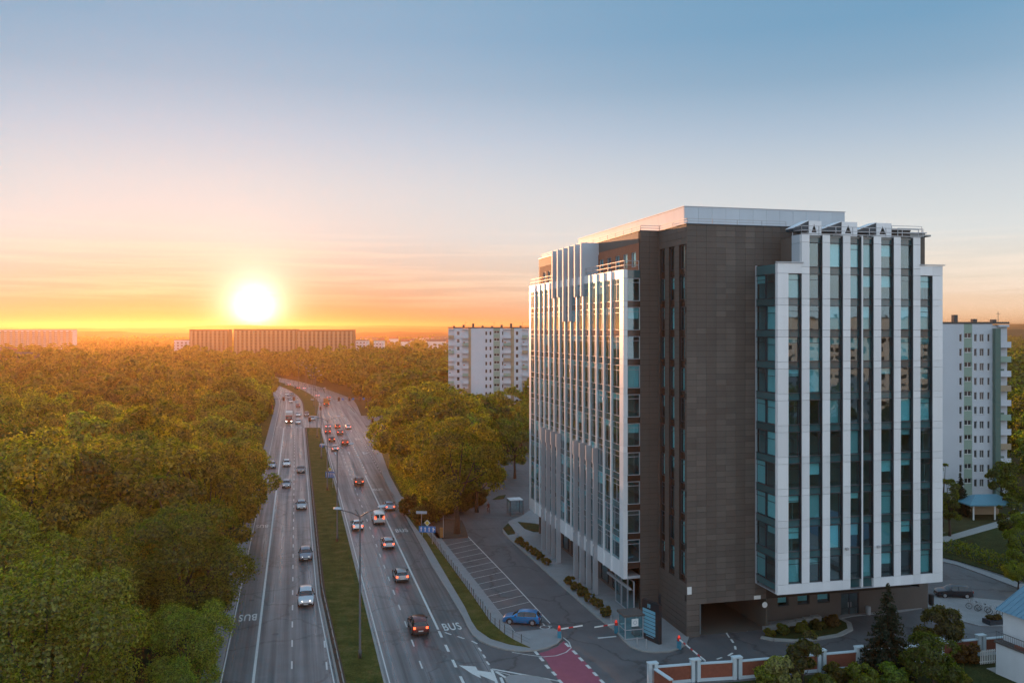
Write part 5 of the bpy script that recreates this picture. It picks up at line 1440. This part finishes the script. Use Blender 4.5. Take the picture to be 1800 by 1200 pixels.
q = G(1520, 1076); MB().tube([(0, 0, 0), (0, 0, .9), (0, 0, .95)], [.28, .3, .24], 10).obj('litter_bin', M['steel'], loc=(q.x, q.y - 1.0, .1), label='small metal litter bin beside the office entrance door', cat='bin')
q = G(1637, 1062); MB().tube([(0, 0, 0), (0, 0, 1.1), (0, 0, 1.2)], [.3, .32, .2], 10).obj('litter_bin', M['black'], loc=(q.x, q.y, .1), label='black bin beside the dark parked car', cat='bin')
# short bollards
for i, (a, b_) in enumerate(((906, 946), (910, 948), (1074, 1098), (1120, 1138), (1136, 1141))):
    q = G(a, b_); MB().tube([(0, 0, 0), (0, 0, .95), (0, 0, 1.0)], [.06, .06, .03], 8).obj('bollard', M['steel'], loc=(q.x, q.y, .12), label=['first steel post where the far pavement begins', 'second steel post where the far pavement begins', 'steel post left of the guard booth', 'thin steel post left of the pylon foot', 'thin steel post in front of the pylon foot'][i], cat='bollard', group='steel bollards on the pavement')

# verge fence: thin posts with twigs
vf = [G(*p) for p in ((756, 946), (785, 986), (825, 1041), (862, 1095), (887, 1116), (932, 1139))]
vo = empty('verge_fence', vf[0], 0, label='row of thin wooden stakes with wire along the grass verge', cat='fence')
stm = MB().box(-.035, .035, -.035, .035, 0, 1.0).mesh('stake', M['bark']); wr = MB()
for a, b_ in zip(vf, vf[1:]):
    n = max(1, int((b_ - a).length / 1.25))
    for i in range(n):
        p = a.lerp(b_, i / n) - vf[0]; link('stake', stm, vo, loc=(p.x, p.y, .15), scale=(1, 1, rnd.uniform(.7, 1.15)))
    for z in (.55, .9): wr.bar(Vector(a) - vf[0] + Vector((0, 0, z)), Vector(b_) - vf[0] + Vector((0, 0, z)), .015)
wr.obj('wire', M['lamp_grey'], vo)

# low guard rail on the median
gr = empty('guard_rail', (*wp(WLR(60) + .5, 60), 0), 0, label='low rusty guard rail along the oncoming side of the median', cat='guard rail')
g0 = Vector((*wp(WLR(60) + .5, 60), 0)); ys = list(np.arange(60, 296, 3.0))
pmesh = MB().box(-.05, .05, -.05, .05, .1, .75).mesh('rail_post', mat('rust', (.16, .085, .06), .8, noise=(2, .3)))
rm = MB()
for a, b_ in zip(ys, ys[1:]):
    p, q = Vector((*wp(WLR(a) + .5, a), 0)) - g0, Vector((*wp(WLR(b_) + .5, b_), 0)) - g0
    link('post', pmesh, gr, loc=p)
    for z in (.45, .72): rm.bar(p + Vector((0, 0, z)), q + Vector((0, 0, z)), .05, .09)
rm.obj('rail', M['conc'], gr)

# ------------------------------------------------------------------ street lamps, signals, signs
M['lamp_head'] = mat('lamp_head', (.42, .47, .52), .4, metal=.3)
def lamp_proto():
    o = empty('street_lamp', (0, 0, 0), cat='street lamp', group='double street lamps on the median')
    MB().tube([(0, 0, 0), (0, 0, .8), (0, 0, .82), (0, 0, 14.2)], [.17, .17, .12, .075], 8).obj('pole', M['lamp_grey'], o, smooth=True)
    for s in (-1, 1):
        MB().tube([(0, 0, 14.1), (s * .8, 0, 14.55), (s * 2.1, 0, 14.95)], [.07, .06, .05], 6).obj('arm', M['lamp_grey'], o)
        for y in (-.25, .25):
            hd = MB().tube([(s * 1.75, y, 14.98), (s * 1.95, y, 15.02), (s * 2.3, y, 15.08), (s * 2.6, y, 15.1)], [.05, .15, .17, .05], 8)
            hd.v = [(x, yy, 15.03 + (z - 15.03) * .55) for x, yy, z in hd.v]; hd.obj('lamp_head', M['lamp_head'], o, smooth=True)
    MB().tube([(-.5, -.25, 14.9), (-.0, .0, 14.12)], .03, 5).obj('brace', M['lamp_grey'], o)
    return o
lp = lamp_proto(); lo_ = ['first', 'second', 'third', 'fourth', 'fifth', 'sixth', 'seventh', 'eighth', 'ninth', 'tenth']
for i, Yl in enumerate((88.8, 137.6, 181, 225, 268, 344, 376, 408, 440, 472)):
    o = lp if i == 0 else copy_tree(lp)
    q = wp(6.42 if i < 5 else 7.6, Yl); o.location = (q[0], q[1], .12); o.rotation_euler = (0, 0, R_(13.7))
    o['label'] = '%s double-armed street lamp on the median, counted from the viewer' % lo_[i]


def digits_sign(o, w_, h_, z, m='blue_sign', y=-.03):
    return MB().box(-w_ / 2, w_ / 2, y - .02, y + .02, z, z + h_).obj('sign_board', M[m], o)
def lane_sign(px, py, zs, label, w_=2.4, h_=1.05, diamond=True, marks=True):
    q = G(px, py); o = empty('road_sign', q, R_(-8), label=label, cat='road sign')
    for x in (-w_ * .3, w_ * .3): MB().tube([(x, .03, 0), (x, .03, zs + h_)], .04, 6).obj('pole', M['steel'], o)
    bd = digits_sign(o, w_, h_, zs)
    if marks:
        for i in range(4):
            x = -w_ * .36 + i * w_ * .24
            mm = MB().box(x - .06, x + .06, -.062, -.052, zs + .15, zs + h_ * .62)
            mm.add([(x - .16, -.057, zs + h_ * .6), (x + .16, -.057, zs + h_ * .6), (x, -.057, zs + h_ * .9)], [(0, 1, 2)])
            if i == 3: mm.box(x, x + .3, -.063, -.053, zs + h_ * .45, zs + h_ * .58)
            mm.obj('arrow', M['white'], bd)
    if diamond:
        z = zs + h_ + .5
        dm = MB(); 
        for r_, yy, m_ in ((.48, -.03, 0), ):
            dm.add([(0, yy, z - r_), (r_, yy, z), (0, yy, z + r_), (-r_, yy, z), (0, yy + .03, z - r_), (r_, yy + .03, z), (0, yy + .03, z + r_), (-r_, yy + .03, z)], [(0, 1, 2, 3), (7, 6, 5, 4), (0, 4, 5, 1), (1, 5, 6, 2), (2, 6, 7, 3), (3, 7, 4, 0)])
        dm.obj('priority_plate', M['white'], o)
        r_ = .36; MB().add([(0, -.036, z - r_), (r_, -.036, z), (0, -.036, z + r_), (-r_, -.036, z)], [(0, 1, 2, 3)]).obj('priority_face', M['yellow'], o)
    return o
lane_sign(751, 957, 1.9, 'blue lane sign with white arrows and yellow diamond on the right verge', 2.6, .95)
lane_sign(580, 857, 2.1, 'blue lane sign with yellow diamond on the median between the street lamps', 1.9, 1.3)
q = G(741, 932); ss = empty('street_name_sign', q, R_(-6), label='pale street name board on a tall pole beside the hedge', cat='sign')
MB().tube([(0, .03, 0), (0, .03, 3.2)], .05, 6).obj('pole', M['steel'], ss); MB().box(-.9, .9, -.03, .0, 2.75, 3.2).obj('board', mat('pale_board', (.45, .60, .66), .5), ss)
q = G(565.5, 806); ps = empty('pedestrian_sign', q, R_(0), label='round blue sign on the median farther up the avenue', cat='road sign')
MB().tube([(0, .03, 0), (0, .03, 3.9)], .05, 6).obj('pole', M['steel'], ps)
_c = [(.62 * math.cos(t * math.pi / 8), 0, 3.4 + .55 * math.sin(t * math.pi / 8)) for t in range(16)]
MB().add(_c + [(x, y + .04, z) for x, y, z in _c], [tuple(range(16)), tuple(range(31, 15, -1))] + [(i, (i + 1) % 16, 16 + (i + 1) % 16, 16 + i) for i in range(16)]).obj('plate', M['blue_sign'], ps)
MB().box(-.12, .12, -.02, -.01, 3.1, 3.7).obj('symbol', M['white'], ps)
q = G(776, 945); pt = empty('ticket_machine', (q.x, q.y, .12), 0, label='orange ticket post with a thin pole by the tree island', cat='ticket machine')
MB().box(-.25, .25, -.2, .2, 0, 1.5).obj('cabinet', mat('ticket_orange', (.42, .18, .05), .6), pt); MB().tube([(.3, 0, 0), (.3, 0, 3.4)], .05, 6).obj('pole', M['steel'], pt)


def signal_head(mb_parent, x, z, lit=2):
    hd = MB().box(x - .2, x + .2, -.16, .1, z - .55, z + .55).obj('signal_head', M['black'], mb_parent)
    MB().box(x - .42, x + .42, .1, .13, z - .75, z + .75).obj('backboard', mat('signal_board', (.35, .09, .03), .6) if 'sb' not in M else M['sb'], hd)
    return hd
M['sb'] = mat('signal_board', (.35, .09, .03), .6)
def gantry(w0, Y, reach, heads, signs, label, hgt=6.2, toward=-1):
    p = wp(w0, Y); o = empty('traffic_signal', (p[0], p[1], 0), R_(13.7), label=label, cat='traffic light')
    MB().tube([(0, 0, 0), (0, 0, hgt - .6), (toward * .5, 0, hgt)], [.14, .11, .09], 8).obj('pole', M['lamp_grey'], o)
    MB().tube([(toward * .4, 0, hgt - .05), (toward * reach, 0, hgt + .1)], [.08, .05], 6).obj('mast_arm', M['lamp_grey'], o)
    for x in heads: signal_head(o, toward * x, hgt - .05)
    for x in signs: MB().box(toward * x - .4, toward * x + .4, -.05, -.02, hgt - .45, hgt + .35).obj('sign_board', M['blue_sign'], o)
    signal_head(o, .0, 3.0)
    return o
gantry(27.8, 342, 15, (3, 7, 11, 14.6), (1.6, 5.6, 9.6), 'traffic signal gantry spanning the right carriageway beyond the junction')
gantry(-9.2, 340, 11, (4.4, 8.2), (), 'traffic signal gantry over the oncoming lanes beyond the junction', toward=1)
def post_signal(wv, Y, label):
    p = wp(wv, Y); o = empty('signal_post', (p[0], p[1], .0), R_(13.7), label=label, cat='traffic light')
    MB().tube([(0, 0, 0), (0, 0, 3.4)], .07, 7).obj('pole', M['lamp_grey'], o); signal_head(o, 0, 3.0)
post_signal(4.6, 294, 'post-mounted traffic light at the tip of the median'); post_signal(25.2, 291, 'post-mounted traffic light at the right kerb of the junction'); post_signal(9.4, 336, 'post-mounted traffic light on the far median tip')

# ------------------------------------------------------------------ vehicles
M['paint_car'] = mat('car_paint', (.5, .5, .5), .28, metal=.35, coat=.6, objcol=True)
M['car_glass'] = mat('car_glass', (.012, .016, .02), .05, spec=.9)
M['tyre'] = mat('tyre', (.015, .015, .016), .8)
M['rim'] = mat('rim', (.45, .46, .48), .35, metal=.8)
M['trim'] = mat('trim', (.02, .02, .022), .6)
M['head_lit'] = mat('headlight_lit', (.9, .9, .85), .2, emit=((1, .93, .80), 5.0))
M['head_off'] = mat('headlight_off', (.6, .62, .65), .12)
M['tail_lit'] = mat('tail_lamp_lit', (.5, .02, .01), .3, emit=((1, .09, .03), 3.0))
M['tail_off'] = mat('tail_lamp_off', (.30, .012, .01), .2)
M['plate'] = mat('number_plate', (.72, .72, .68), .5)
SHAPES = {  # stations rear to front: y, belt height, top height, half width at belt, half width at top
    'hatch': (1.76, [(-2.05, .80, .82, .74, .70), (-1.98, .92, .96, .80, .70), (-1.72, .95, 1.32, .85, .60), (-1.45, .95, 1.44, .87, .60), (-.7, .94, 1.48, .88, .62), (.05, .92, 1.46, .88, .62), (.42, .92, 1.34, .88, .64), (1.05, .92, .95, .87, .74), (1.75, .80, .84, .84, .70), (2.02, .66, .70, .76, .60), (2.10, .55, .58, .70, .55)], (2, 6, 7), 1.28),
    'sedan': (1.80, [(-2.25, .80, .84, .76, .70), (-2.15, .92, .98, .82, .72), (-1.65, .95, 1.02, .87, .72), (-1.05, .95, 1.36, .89, .62), (-.5, .94, 1.44, .90, .63), (.15, .92, 1.42, .90, .63), (.5, .92, 1.30, .90, .65), (1.15, .92, .95, .89, .76), (1.95, .80, .84, .86, .72), (2.25, .66, .70, .78, .62), (2.33, .55, .58, .72, .56)], (3, 6, 7), 1.38),
    'suv': (1.86, [(-2.2, .95, .98, .80, .74), (-2.14, 1.06, 1.12, .86, .74), (-1.95, 1.08, 1.52, .90, .66), (-1.6, 1.08, 1.66, .92, .66), (-.7, 1.07, 1.70, .93, .68), (.1, 1.05, 1.67, .93, .68), (.5, 1.05, 1.52, .93, .70), (1.05, 1.05, 1.09, .92, .80), (1.85, .96, 1.0, .90, .76), (2.16, .80, .84, .84, .68), (2.24, .62, .66, .78, .6)], (2, 6, 7), 1.36),
    'van': (1.96, [(-2.45, .98, 1.0, .86, .80), (-2.42, 1.05, 1.88, .92, .84), (-2.3, 1.06, 2.0, .95, .84), (-1.2, 1.06, 2.04, .97, .86), (-.2, 1.06, 2.04, .97, .86), (.9, 1.06, 1.98, .97, .84), (1.25, 1.08, 1.75, .96, .82), (1.75, 1.08, 1.15, .94, .82), (2.25, .95, 1.0, .90, .76), (2.42, .75, .8, .84, .7), (2.48, .58, .62, .78, .6)], (1, 6, 7), 1.55),
}
def car_proto(kind, lit):
    W2, ST, (ir, iw0, iw1), wb = SHAPES[kind]
    hw = W2 / 2; zf = .22 if kind != 'suv' else .30
    o = empty(kind + '_car' if kind != 'van' else 'delivery_van', (0, 0, 0), cat='van' if kind == 'van' else 'car')
    ring = []
    for (y, zb, zt, wb_, wt) in ST:
        k = wb_ / .9
        row = [(wb_ * .88, zf), (wb_ * 1.0, zf + .14), (wb_ * 1.02, (zf + zb) / 2 + .05), (wb_, zb), (wb_ * .965, zb + .025), (wt, zt - .02 if zt - zb > .2 else zt), (wt * .82, zt + .015), (0, zt + .045)]
        pts = [(x, y, z) for x, z in row] + [(-x, y, z) for x, z in row[:-1][::-1]]
        ring.append(pts)
    n = len(ring[0])
    grp = {'body': MB(), 'windscreen': MB(), 'rear_window': MB(), 'side_window': MB(), 'side_window2': MB()}
    for i in range(len(ST) - 1):
        for j in range(n - 1):
            q4 = [ring[i][j], ring[i][j + 1], ring[i + 1][j + 1], ring[i + 1][j]]
            tall0, tall1 = ST[i][2] - ST[i][1] > .2, ST[i + 1][2] - ST[i + 1][1] > .2
            tgt = 'body'
            if j in (4, n - 6) and tall0 and tall1 and not (kind == 'van' and i < 4): tgt = 'side_window' if j == 4 else 'side_window2'
            if j in (4, n - 6) and (tall0 != tall1): tgt = 'body'
            if 5 <= j <= n - 7 and i == iw0: tgt = 'windscreen'
            if 5 <= j <= n - 7 and i == ir - 1 and kind != 'van': tgt = 'rear_window'
            grp[tgt].add(q4, [(0, 1, 2, 3)])
    for i, rev in ((0, False), (len(ST) - 1, True)):
        f = tuple(range(n)); grp['body'].add(ring[i], [f if rev else f[::-1]])
    grp['body'].add([p for r in ring for p in (r[0], r[-1])], [(2 * i, 2 * i + 2, 2 * i + 3, 2 * i + 1) for i in range(len(ST) - 1)])
    def fin(nm, mb, m, smooth=True):
        me = mb.mesh(nm, M[m]); bm = bmesh.new(); bm.from_mesh(me); bmesh.ops.remove_doubles(bm, verts=bm.verts, dist=1e-4); bmesh.ops.recalc_face_normals(bm, faces=bm.faces); bm.to_mesh(me); bm.free()
        if smooth: shade_auto(me, 38)
        return link(nm, me, o)
    body = fin('body', grp['body'], 'paint_car')
    fin('windscreen', grp['windscreen'], 'car_glass')
    if kind != 'van': fin('rear_window', grp['rear_window'], 'car_glass')
    else:
        for s in (-1, 1): MB().box(s * .42 - .33, s * .42 + .33, -2.47, -2.435, 1.2, 1.75).obj('rear_window', M['car_glass'], o)
    fin('side_window', grp['side_window'], 'car_glass'); fin('side_window', grp['side_window2'], 'car_glass')
    for s in (-1, 1):                                            # door pillar
        if kind != 'van': MB().bar((s * (ST[4][3] * .97), -.35, ST[4][1]), (s * (ST[4][4] + .012), -.35, ST[4][2] - .04), .03, .09).obj('pillar', M['trim'], o)
        MB().box(s * hw * 1.02 - .02, s * hw * 1.02 + .16 * s if s > 0 else s * hw * 1.02 + .02, .55, .68, ST[5][1] + .02, ST[5][1] + .17).obj('mirror', M['trim'], o) if s > 0 else MB().box(-hw * 1.02 - .16, -hw * 1.02 + .02, .55, .68, ST[5][1] + .02, ST[5][1] + .17).obj('mirror', M['trim'], o)
    wr_ = .33 if kind != 'suv' else .37
    tme = MB().tube([(-.1, 0, 0), (-.09, 0, 0), (.09, 0, 0), (.1, 0, 0)], [wr_ * .8, wr_, wr_, wr_ * .8], 18)
    tme = shade_auto(tme.mesh('tyre', M['tyre']))
    rme = MB(); rme.tube([(.085, 0, 0), (.115, 0, 0)], [wr_ * .66, wr_ * .6], 14)
    rme.tube([(-.085, 0, 0), (-.115, 0, 0)], [wr_ * .66, wr_ * .6], 14); rme = rme.mesh('rim', M['rim'])
    for s in (-1, 1):
        for y in (-wb, wb): t_ = link('wheel', tme, o, loc=(s * (hw - .09), y, wr_)); link('rim', rme, t_)
        # arches
        for y in (-wb, wb):
            ar = MB(); 
            for t in range(7):
                a0, a1 = math.pi * t / 7, math.pi * (t + 1) / 7
                ar.bar((s * (hw * 1.0), y + (wr_ + .05) * math.cos(a0), wr_ + (wr_ + .05) * math.sin(a0)), (s * (hw * 1.0), y + (wr_ + .05) * math.cos(a1), wr_ + (wr_ + .05) * math.sin(a1)), .07, .09)
            ar.obj('wheel_arch', M['trim'], o)
    f, r = ST[-1], ST[0]
    for s in (-1, 1):
        x0 = s * f[3] * .98; hz_ = ST[-2][1] - .02
        MB().add([(s * .42, ST[-1][0] - .02, hz_ - .10), (x0, ST[-2][0] - .02, hz_ - .10), (s * ST[-2][3] * 1.01, ST[-2][0] - .12, hz_ + .06), (s * .42, ST[-2][0] + .05, hz_ + .05),
                  (s * .42, ST[-1][0] - .15, hz_ - .10), (x0, ST[-2][0] - .2, hz_ - .10), (x0, ST[-2][0] - .25, hz_ + .06), (s * .42, ST[-2][0] - .1, hz_ + .06)],
                 [(0, 1, 2, 3), (7, 6, 5, 4), (0, 4, 5, 1), (1, 5, 6, 2), (2, 6, 7, 3), (3, 7, 4, 0)]).obj('headlight', M['head_lit' if lit else 'head_off'], o)
        yb = ST[0][0]
        zt0, zt1 = (ST[1][1] - .2, ST[1][1] + .02) if kind != 'van' else (1.0, 1.5)
        MB().box(min(s * .56, s * .80), max(s * .56, s * .80), yb - .02, yb + .1, zt0, zt1).obj('tail_light', M['tail_lit' if lit else 'tail_off'], o)
    MB().box(-f[3] * .9, f[3] * .9, f[0] - .12, f[0] + .03, zf + .02, zf + .22).obj('front_bumper', M['trim'], o)
    MB().box(-.5, .5, f[0] - .1, f[0] + .02, zf + .25, f[1] - .02).obj('grille', M['trim'], o)
    MB().box(-r[3] * .95, r[3] * .95, r[0] - .05, r[0] + .1, zf + .02, zf + .24).obj('rear_bumper', M['trim'], o)
    MB().box(-.26, .26, f[0] + .03, f[0] + .04, zf + .10, zf + .21).obj('number_plate', M['plate'], o)
    MB().box(-.26, .26, r[0] - .07, r[0] - .05, zf + .30, zf + .41).obj('number_plate', M['plate'], o)
    return o


PROT = {}
def car(kind, px, py, heading, color, label, group='cars on the avenue', lit=True):
    k = (kind, lit)
    if k not in PROT: PROT[k] = car_proto(kind, lit); o = PROT[k]
    else: o = copy_tree(PROT[k])
    o.location = G(px, py, .024); o.rotation_euler = (0, 0, heading)
    o['label'] = label; o['group'] = group
    if not group: del o['group']
    for ch in o.children:
        if ch.name.split('.')[0] == 'body': ch.color = (*color, 1)
    return o


AW = math.atan(RK); ON = AW + math.pi
SIL, WHT, BLK, GRY, RED_, DBL = (.42, .44, .46), (.75, .75, .74), (.02, .02, .022), (.14, .145, .15), (.28, .02, .02), (.05, .09, .16)
for a in (('suv', 537.5, 1058, ON, (.58, .60, .63), 'silver car with lit headlights nearest the viewer in the oncoming lanes'),
          ('hatch', 537, 980, ON, (.22, .24, .28), 'grey car with lit headlights second from the viewer in the oncoming lanes'),
          ('sedan', 530, 892, ON, SIL, 'silver car in the inner oncoming lane ahead of the tall lamp'),
          ('hatch', 503.5, 855, ON, (.33, .35, .38), 'silver car in the middle oncoming lane beside the wood'),
          ('sedan', 529, 829, ON, GRY, 'dark grey car in the inner oncoming lane farther up'),
          ('hatch', 504, 818, ON, WHT, 'white car in the middle oncoming lane farther up'),
          ('hatch', 478, 821, ON, SIL, 'silver car driving in the oncoming bus lane'),
          ('hatch', 524, 744, ON, WHT, 'white car waiting at the junction beside the red truck'),
          ('sedan', 524, 731, ON, WHT, 'second white car waiting beside the red truck'),
          ('suv', 539, 731, ON, GRY, 'dark car in the turning lane at the junction'),
          ('sedan', 549, 738, ON, SIL, 'pale car turning at the median gap'),
          ('sedan', 524, 715, ON, RED_, 'red car queueing behind the white cars'),
          ('hatch', 511, 707, ON, WHT, 'white car queueing behind the red truck'),
          ('hatch', 508, 700, ON, SIL, 'pale car near the end of the oncoming queue'),
          ('sedan', 513, 695, ON, GRY, 'dark car near the end of the oncoming queue'),
          ('hatch', 504, 694.5, ON, WHT, 'last white car of the oncoming queue'),
          ('suv', 735, 1107, AW, (.13, .018, .013), 'dark car with large glowing red tail lights nearest the viewer in the outbound lanes'),  # red in the body colour paints in the tail lights' glow
          ('hatch', 704, 1017, AW, (.30, .30, .31), 'silver hatchback with lit tail lights second in the outbound lanes'),
          ('hatch', 681.5, 960, AW, SIL, 'silver hatchback with tail lights third in the outbound lanes'),
          ('sedan', 628, 928, AW, WHT, 'white car partly hidden by the nearest lamp pole'),
          ('van', 665, 917, AW, WHT, 'white delivery van in the middle outbound lane'),
          ('sedan', 684, 894, AW, (.30, .38, .46), 'pale blue car in the outbound bus lane'),
          ('suv', 630.5, 851, AW, BLK, 'black car braking alone in the outbound lanes'),
          ('sedan', 588.5, 791, AW, WHT, 'white car with tail lights in the inner outbound lane'),
          ('suv', 606, 781, AW, RED_, 'red car in the middle outbound lane before the junction'),
          ('hatch', 583, 775, AW, BLK, 'dark car braking in the inner outbound lane before the junction'),
          ('hatch', 576, 761, AW, RED_, 'red car stopped near the stop line by the median'),
          ('sedan', 576.5, 752, AW, SIL, 'silver car stopped at the stop line by the median'),
          ('suv', 597.5, 763, AW, GRY, 'dark car stopped in the second outbound lane'),
          ('hatch', 593, 752, AW, RED_, 'red car at the front of the second outbound lane'),
          ('sedan', 612, 753, AW, WHT, 'white car stopped in the third outbound lane'),
          ('sedan', 558, 697, AW, WHT, 'white car beyond the junction following the bend'),
          ('hatch', 577.5, 700.5, AW, SIL, 'pale car beyond the junction in the right lane'),
          ('sedan', 535, 684, AW, WHT, 'white car on the bend, nearest of the three'),
          ('sedan', 521.5, 683.5, AW + .4, GRY, 'dark car on the bend, middle of the three'),
          ('hatch', 505.5, 677.5, AW + .5, WHT, 'white car on the bend, farthest of the three')): car(*a)
car('hatch', 918, 1094, R_(79), (.012, .20, .46), 'blue hatchback parked alone in the last parking bay', None, False)
car('hatch', 1676, 1048, R_(83), (.02, .022, .03), 'dark hatchback parked at the corner of the office building', None, False)


def truck(px, py, heading, cab, boxc, label, L=7.0, hgt=3.4):
    o = empty('box_truck', G(px, py, .024), heading, label=label, cat='truck')
    MB().box(-1.2, 1.2, -L / 2, L / 2 - 2.0, .95, hgt).obj('cargo_box', mat('cargo', boxc, .5), o)
    c = MB().add([(-1.15, L / 2 - 1.9, .5), (1.15, L / 2 - 1.9, .5), (1.15, L / 2, .5), (-1.15, L / 2, .5), (-1.15, L / 2 - 1.9, 2.7), (1.15, L / 2 - 1.9, 2.7), (1.1, L / 2 - .35, 2.7), (-1.1, L / 2 - .35, 2.7), (1.15, L / 2, 1.45), (-1.15, L / 2, 1.45)],
             [(0, 3, 2, 1), (4, 5, 6, 7), (0, 1, 5, 4), (1, 2, 8, 6, 5), (3, 0, 4, 7, 9), (2, 3, 9, 8), (8, 9, 7, 6)]).obj('cab', mat('cab', cab, .35), o)
    MB().add([(-1.0, L / 2 + .0, 1.55), (1.0, L / 2 + .0, 1.55), (.98, L / 2 - .29, 2.55), (-.98, L / 2 - .29, 2.55)], [(0, 1, 2, 3)]).obj('windscreen', M['car_glass'], c)
    for s in (-1, 1):
        MB().box(s * .85 - .2, s * .85 + .2, L / 2 - .01, L / 2 + .04, .7, .95).obj('headlight', M['head_lit'], o)
        MB().box(s * .95 - .15, s * .95 + .15, -L / 2 - .04, -L / 2, .75, .95).obj('tail_light', M['tail_lit'], o)
        for y in (L / 2 - .9, -L / 2 + 1.5): t_ = MB().tube([(s * .95 - .14, y, .48), (s * .95 + .14, y, .48)], .48, 14).obj('wheel', M['tyre'], o)
    MB().box(-1.15, 1.15, L / 2 - .05, L / 2 + .06, .4, .65).obj('bumper', M['trim'], o)
    MB().box(-.9, .9, -L / 2, L / 2 - 2, .6, .95).obj('chassis', M['trim'], o)
truck(508, 742, ON, (.38, .03, .02), (.72, .70, .66), 'red truck with white box waiting at the front of the oncoming queue', 8.5, 3.7)
truck(573.5, 712, AW, (.40, .12, .03), (.55, .20, .06), 'orange truck beyond the signals in the inner outbound lane', 6.0, 3.1)

# ------------------------------------------------------------------ cyclist on the yard road
q = G(858.5, 900)
bicycle((q.x, q.y, .02), R_(20), 'bicycle ridden up the yard road past the big tree')
def person(loc, rz, label):
    J = {'pel': (0, -.26, .98), 'spi': (0, -.12, 1.22), 'che': (0, .0, 1.42), 'nek': (0, .06, 1.54), 'hed': (0, .10, 1.66), 'top': (0, .10, 1.78),
         'sl': (-.18, .0, 1.42), 'el': (-.24, .16, 1.18), 'hl': (-.24, .34, 1.03), 'sr': (.18, .0, 1.42), 'er': (.24, .16, 1.18), 'hr': (.24, .34, 1.03),
         'tl': (-.1, -.2, .92), 'kl': (-.11, .16, .78), 'al': (-.1, .0, .40), 'fl': (-.1, .14, .34), 'tr': (.1, -.2, .92), 'kr': (.11, .12, .62), 'ar': (.1, -.1, .26), 'fr': (.1, .06, .20)}
    Rr = {'pel': .15, 'spi': .15, 'che': .16, 'nek': .06, 'hed': .10, 'top': .08, 'sl': .08, 'el': .055, 'hl': .045, 'sr': .08, 'er': .055, 'hr': .045, 'tl': .10, 'kl': .07, 'al': .05, 'fl': .045, 'tr': .10, 'kr': .07, 'ar': .05, 'fr': .045}
    E = [('pel', 'spi'), ('spi', 'che'), ('che', 'nek'), ('nek', 'hed'), ('hed', 'top'), ('che', 'sl'), ('sl', 'el'), ('el', 'hl'), ('che', 'sr'), ('sr', 'er'), ('er', 'hr'), ('pel', 'tl'), ('tl', 'kl'), ('kl', 'al'), ('al', 'fl'), ('pel', 'tr'), ('tr', 'kr'), ('kr', 'ar'), ('ar', 'fr')]
    ks = list(J); me = bpy.data.meshes.new('person'); me.from_pydata([J[k] for k in ks], [(ks.index(a), ks.index(b_)) for a, b_ in E], [])
    o = link('person', me, loc=loc, rz=rz)
    md = o.modifiers.new('skin', 'SKIN')
    for i, k in enumerate(ks): me.skin_vertices[0].data[i].radius = (Rr[k], Rr[k])
    me.skin_vertices[0].data[0].use_root = True
    o.modifiers.new('sub', 'SUBSURF').levels = 1
    dg_ = bpy.context.evaluated_depsgraph_get(); m2 = bpy.data.meshes.new_from_object(o.evaluated_get(dg_))
    o.modifiers.clear(); m2.name = 'person'; m2.materials.clear()
    for nm, cc in (('jacket', (.10, .03, .03)), ('trousers', (.03, .03, .045)), ('skin', (.42, .26, .19)), ('hair', (.03, .02, .015))): m2.materials.append(mat(nm, cc, .8))
    for p in m2.polygons:
        z = p.center.z; y = p.center.y
        p.material_index = (3 if z > 1.70 or (z > 1.58 and y < .06) else 2) if z > 1.53 else (2 if (abs(p.center.x) > .18 and y > .28) else (1 if z < .99 else 0))
        p.use_smooth = True
    o.data = m2
    o['label'], o['category'] = label, 'person'
person((q.x, q.y, .02), R_(20), 'person in a dark red jacket riding a bicycle up the yard road')

# ------------------------------------------------------------------ the evening haze
hz = MB(); hz.box(-5300, 5300, -300, 7000, -1.5, 74)
hzm = bpy.data.materials.new('haze'); hzm.use_nodes = True
_t = hzm.node_tree; _t.nodes.remove(_t.nodes['Principled BSDF'])
_v = _t.nodes.new('ShaderNodeVolumePrincipled')
_v.inputs['Color'].default_value = (.95, .55, .24, 1); _v.inputs['Density'].default_value = HAZE_DENSITY; _v.inputs['Anisotropy'].default_value = .70
_t.links.new(_v.outputs[0], [n for n in _t.nodes if n.type == 'OUTPUT_MATERIAL'][0].inputs['Volume'])
hz.obj('haze', hzm, label='pale golden evening haze over the road and woods', kind='stuff')
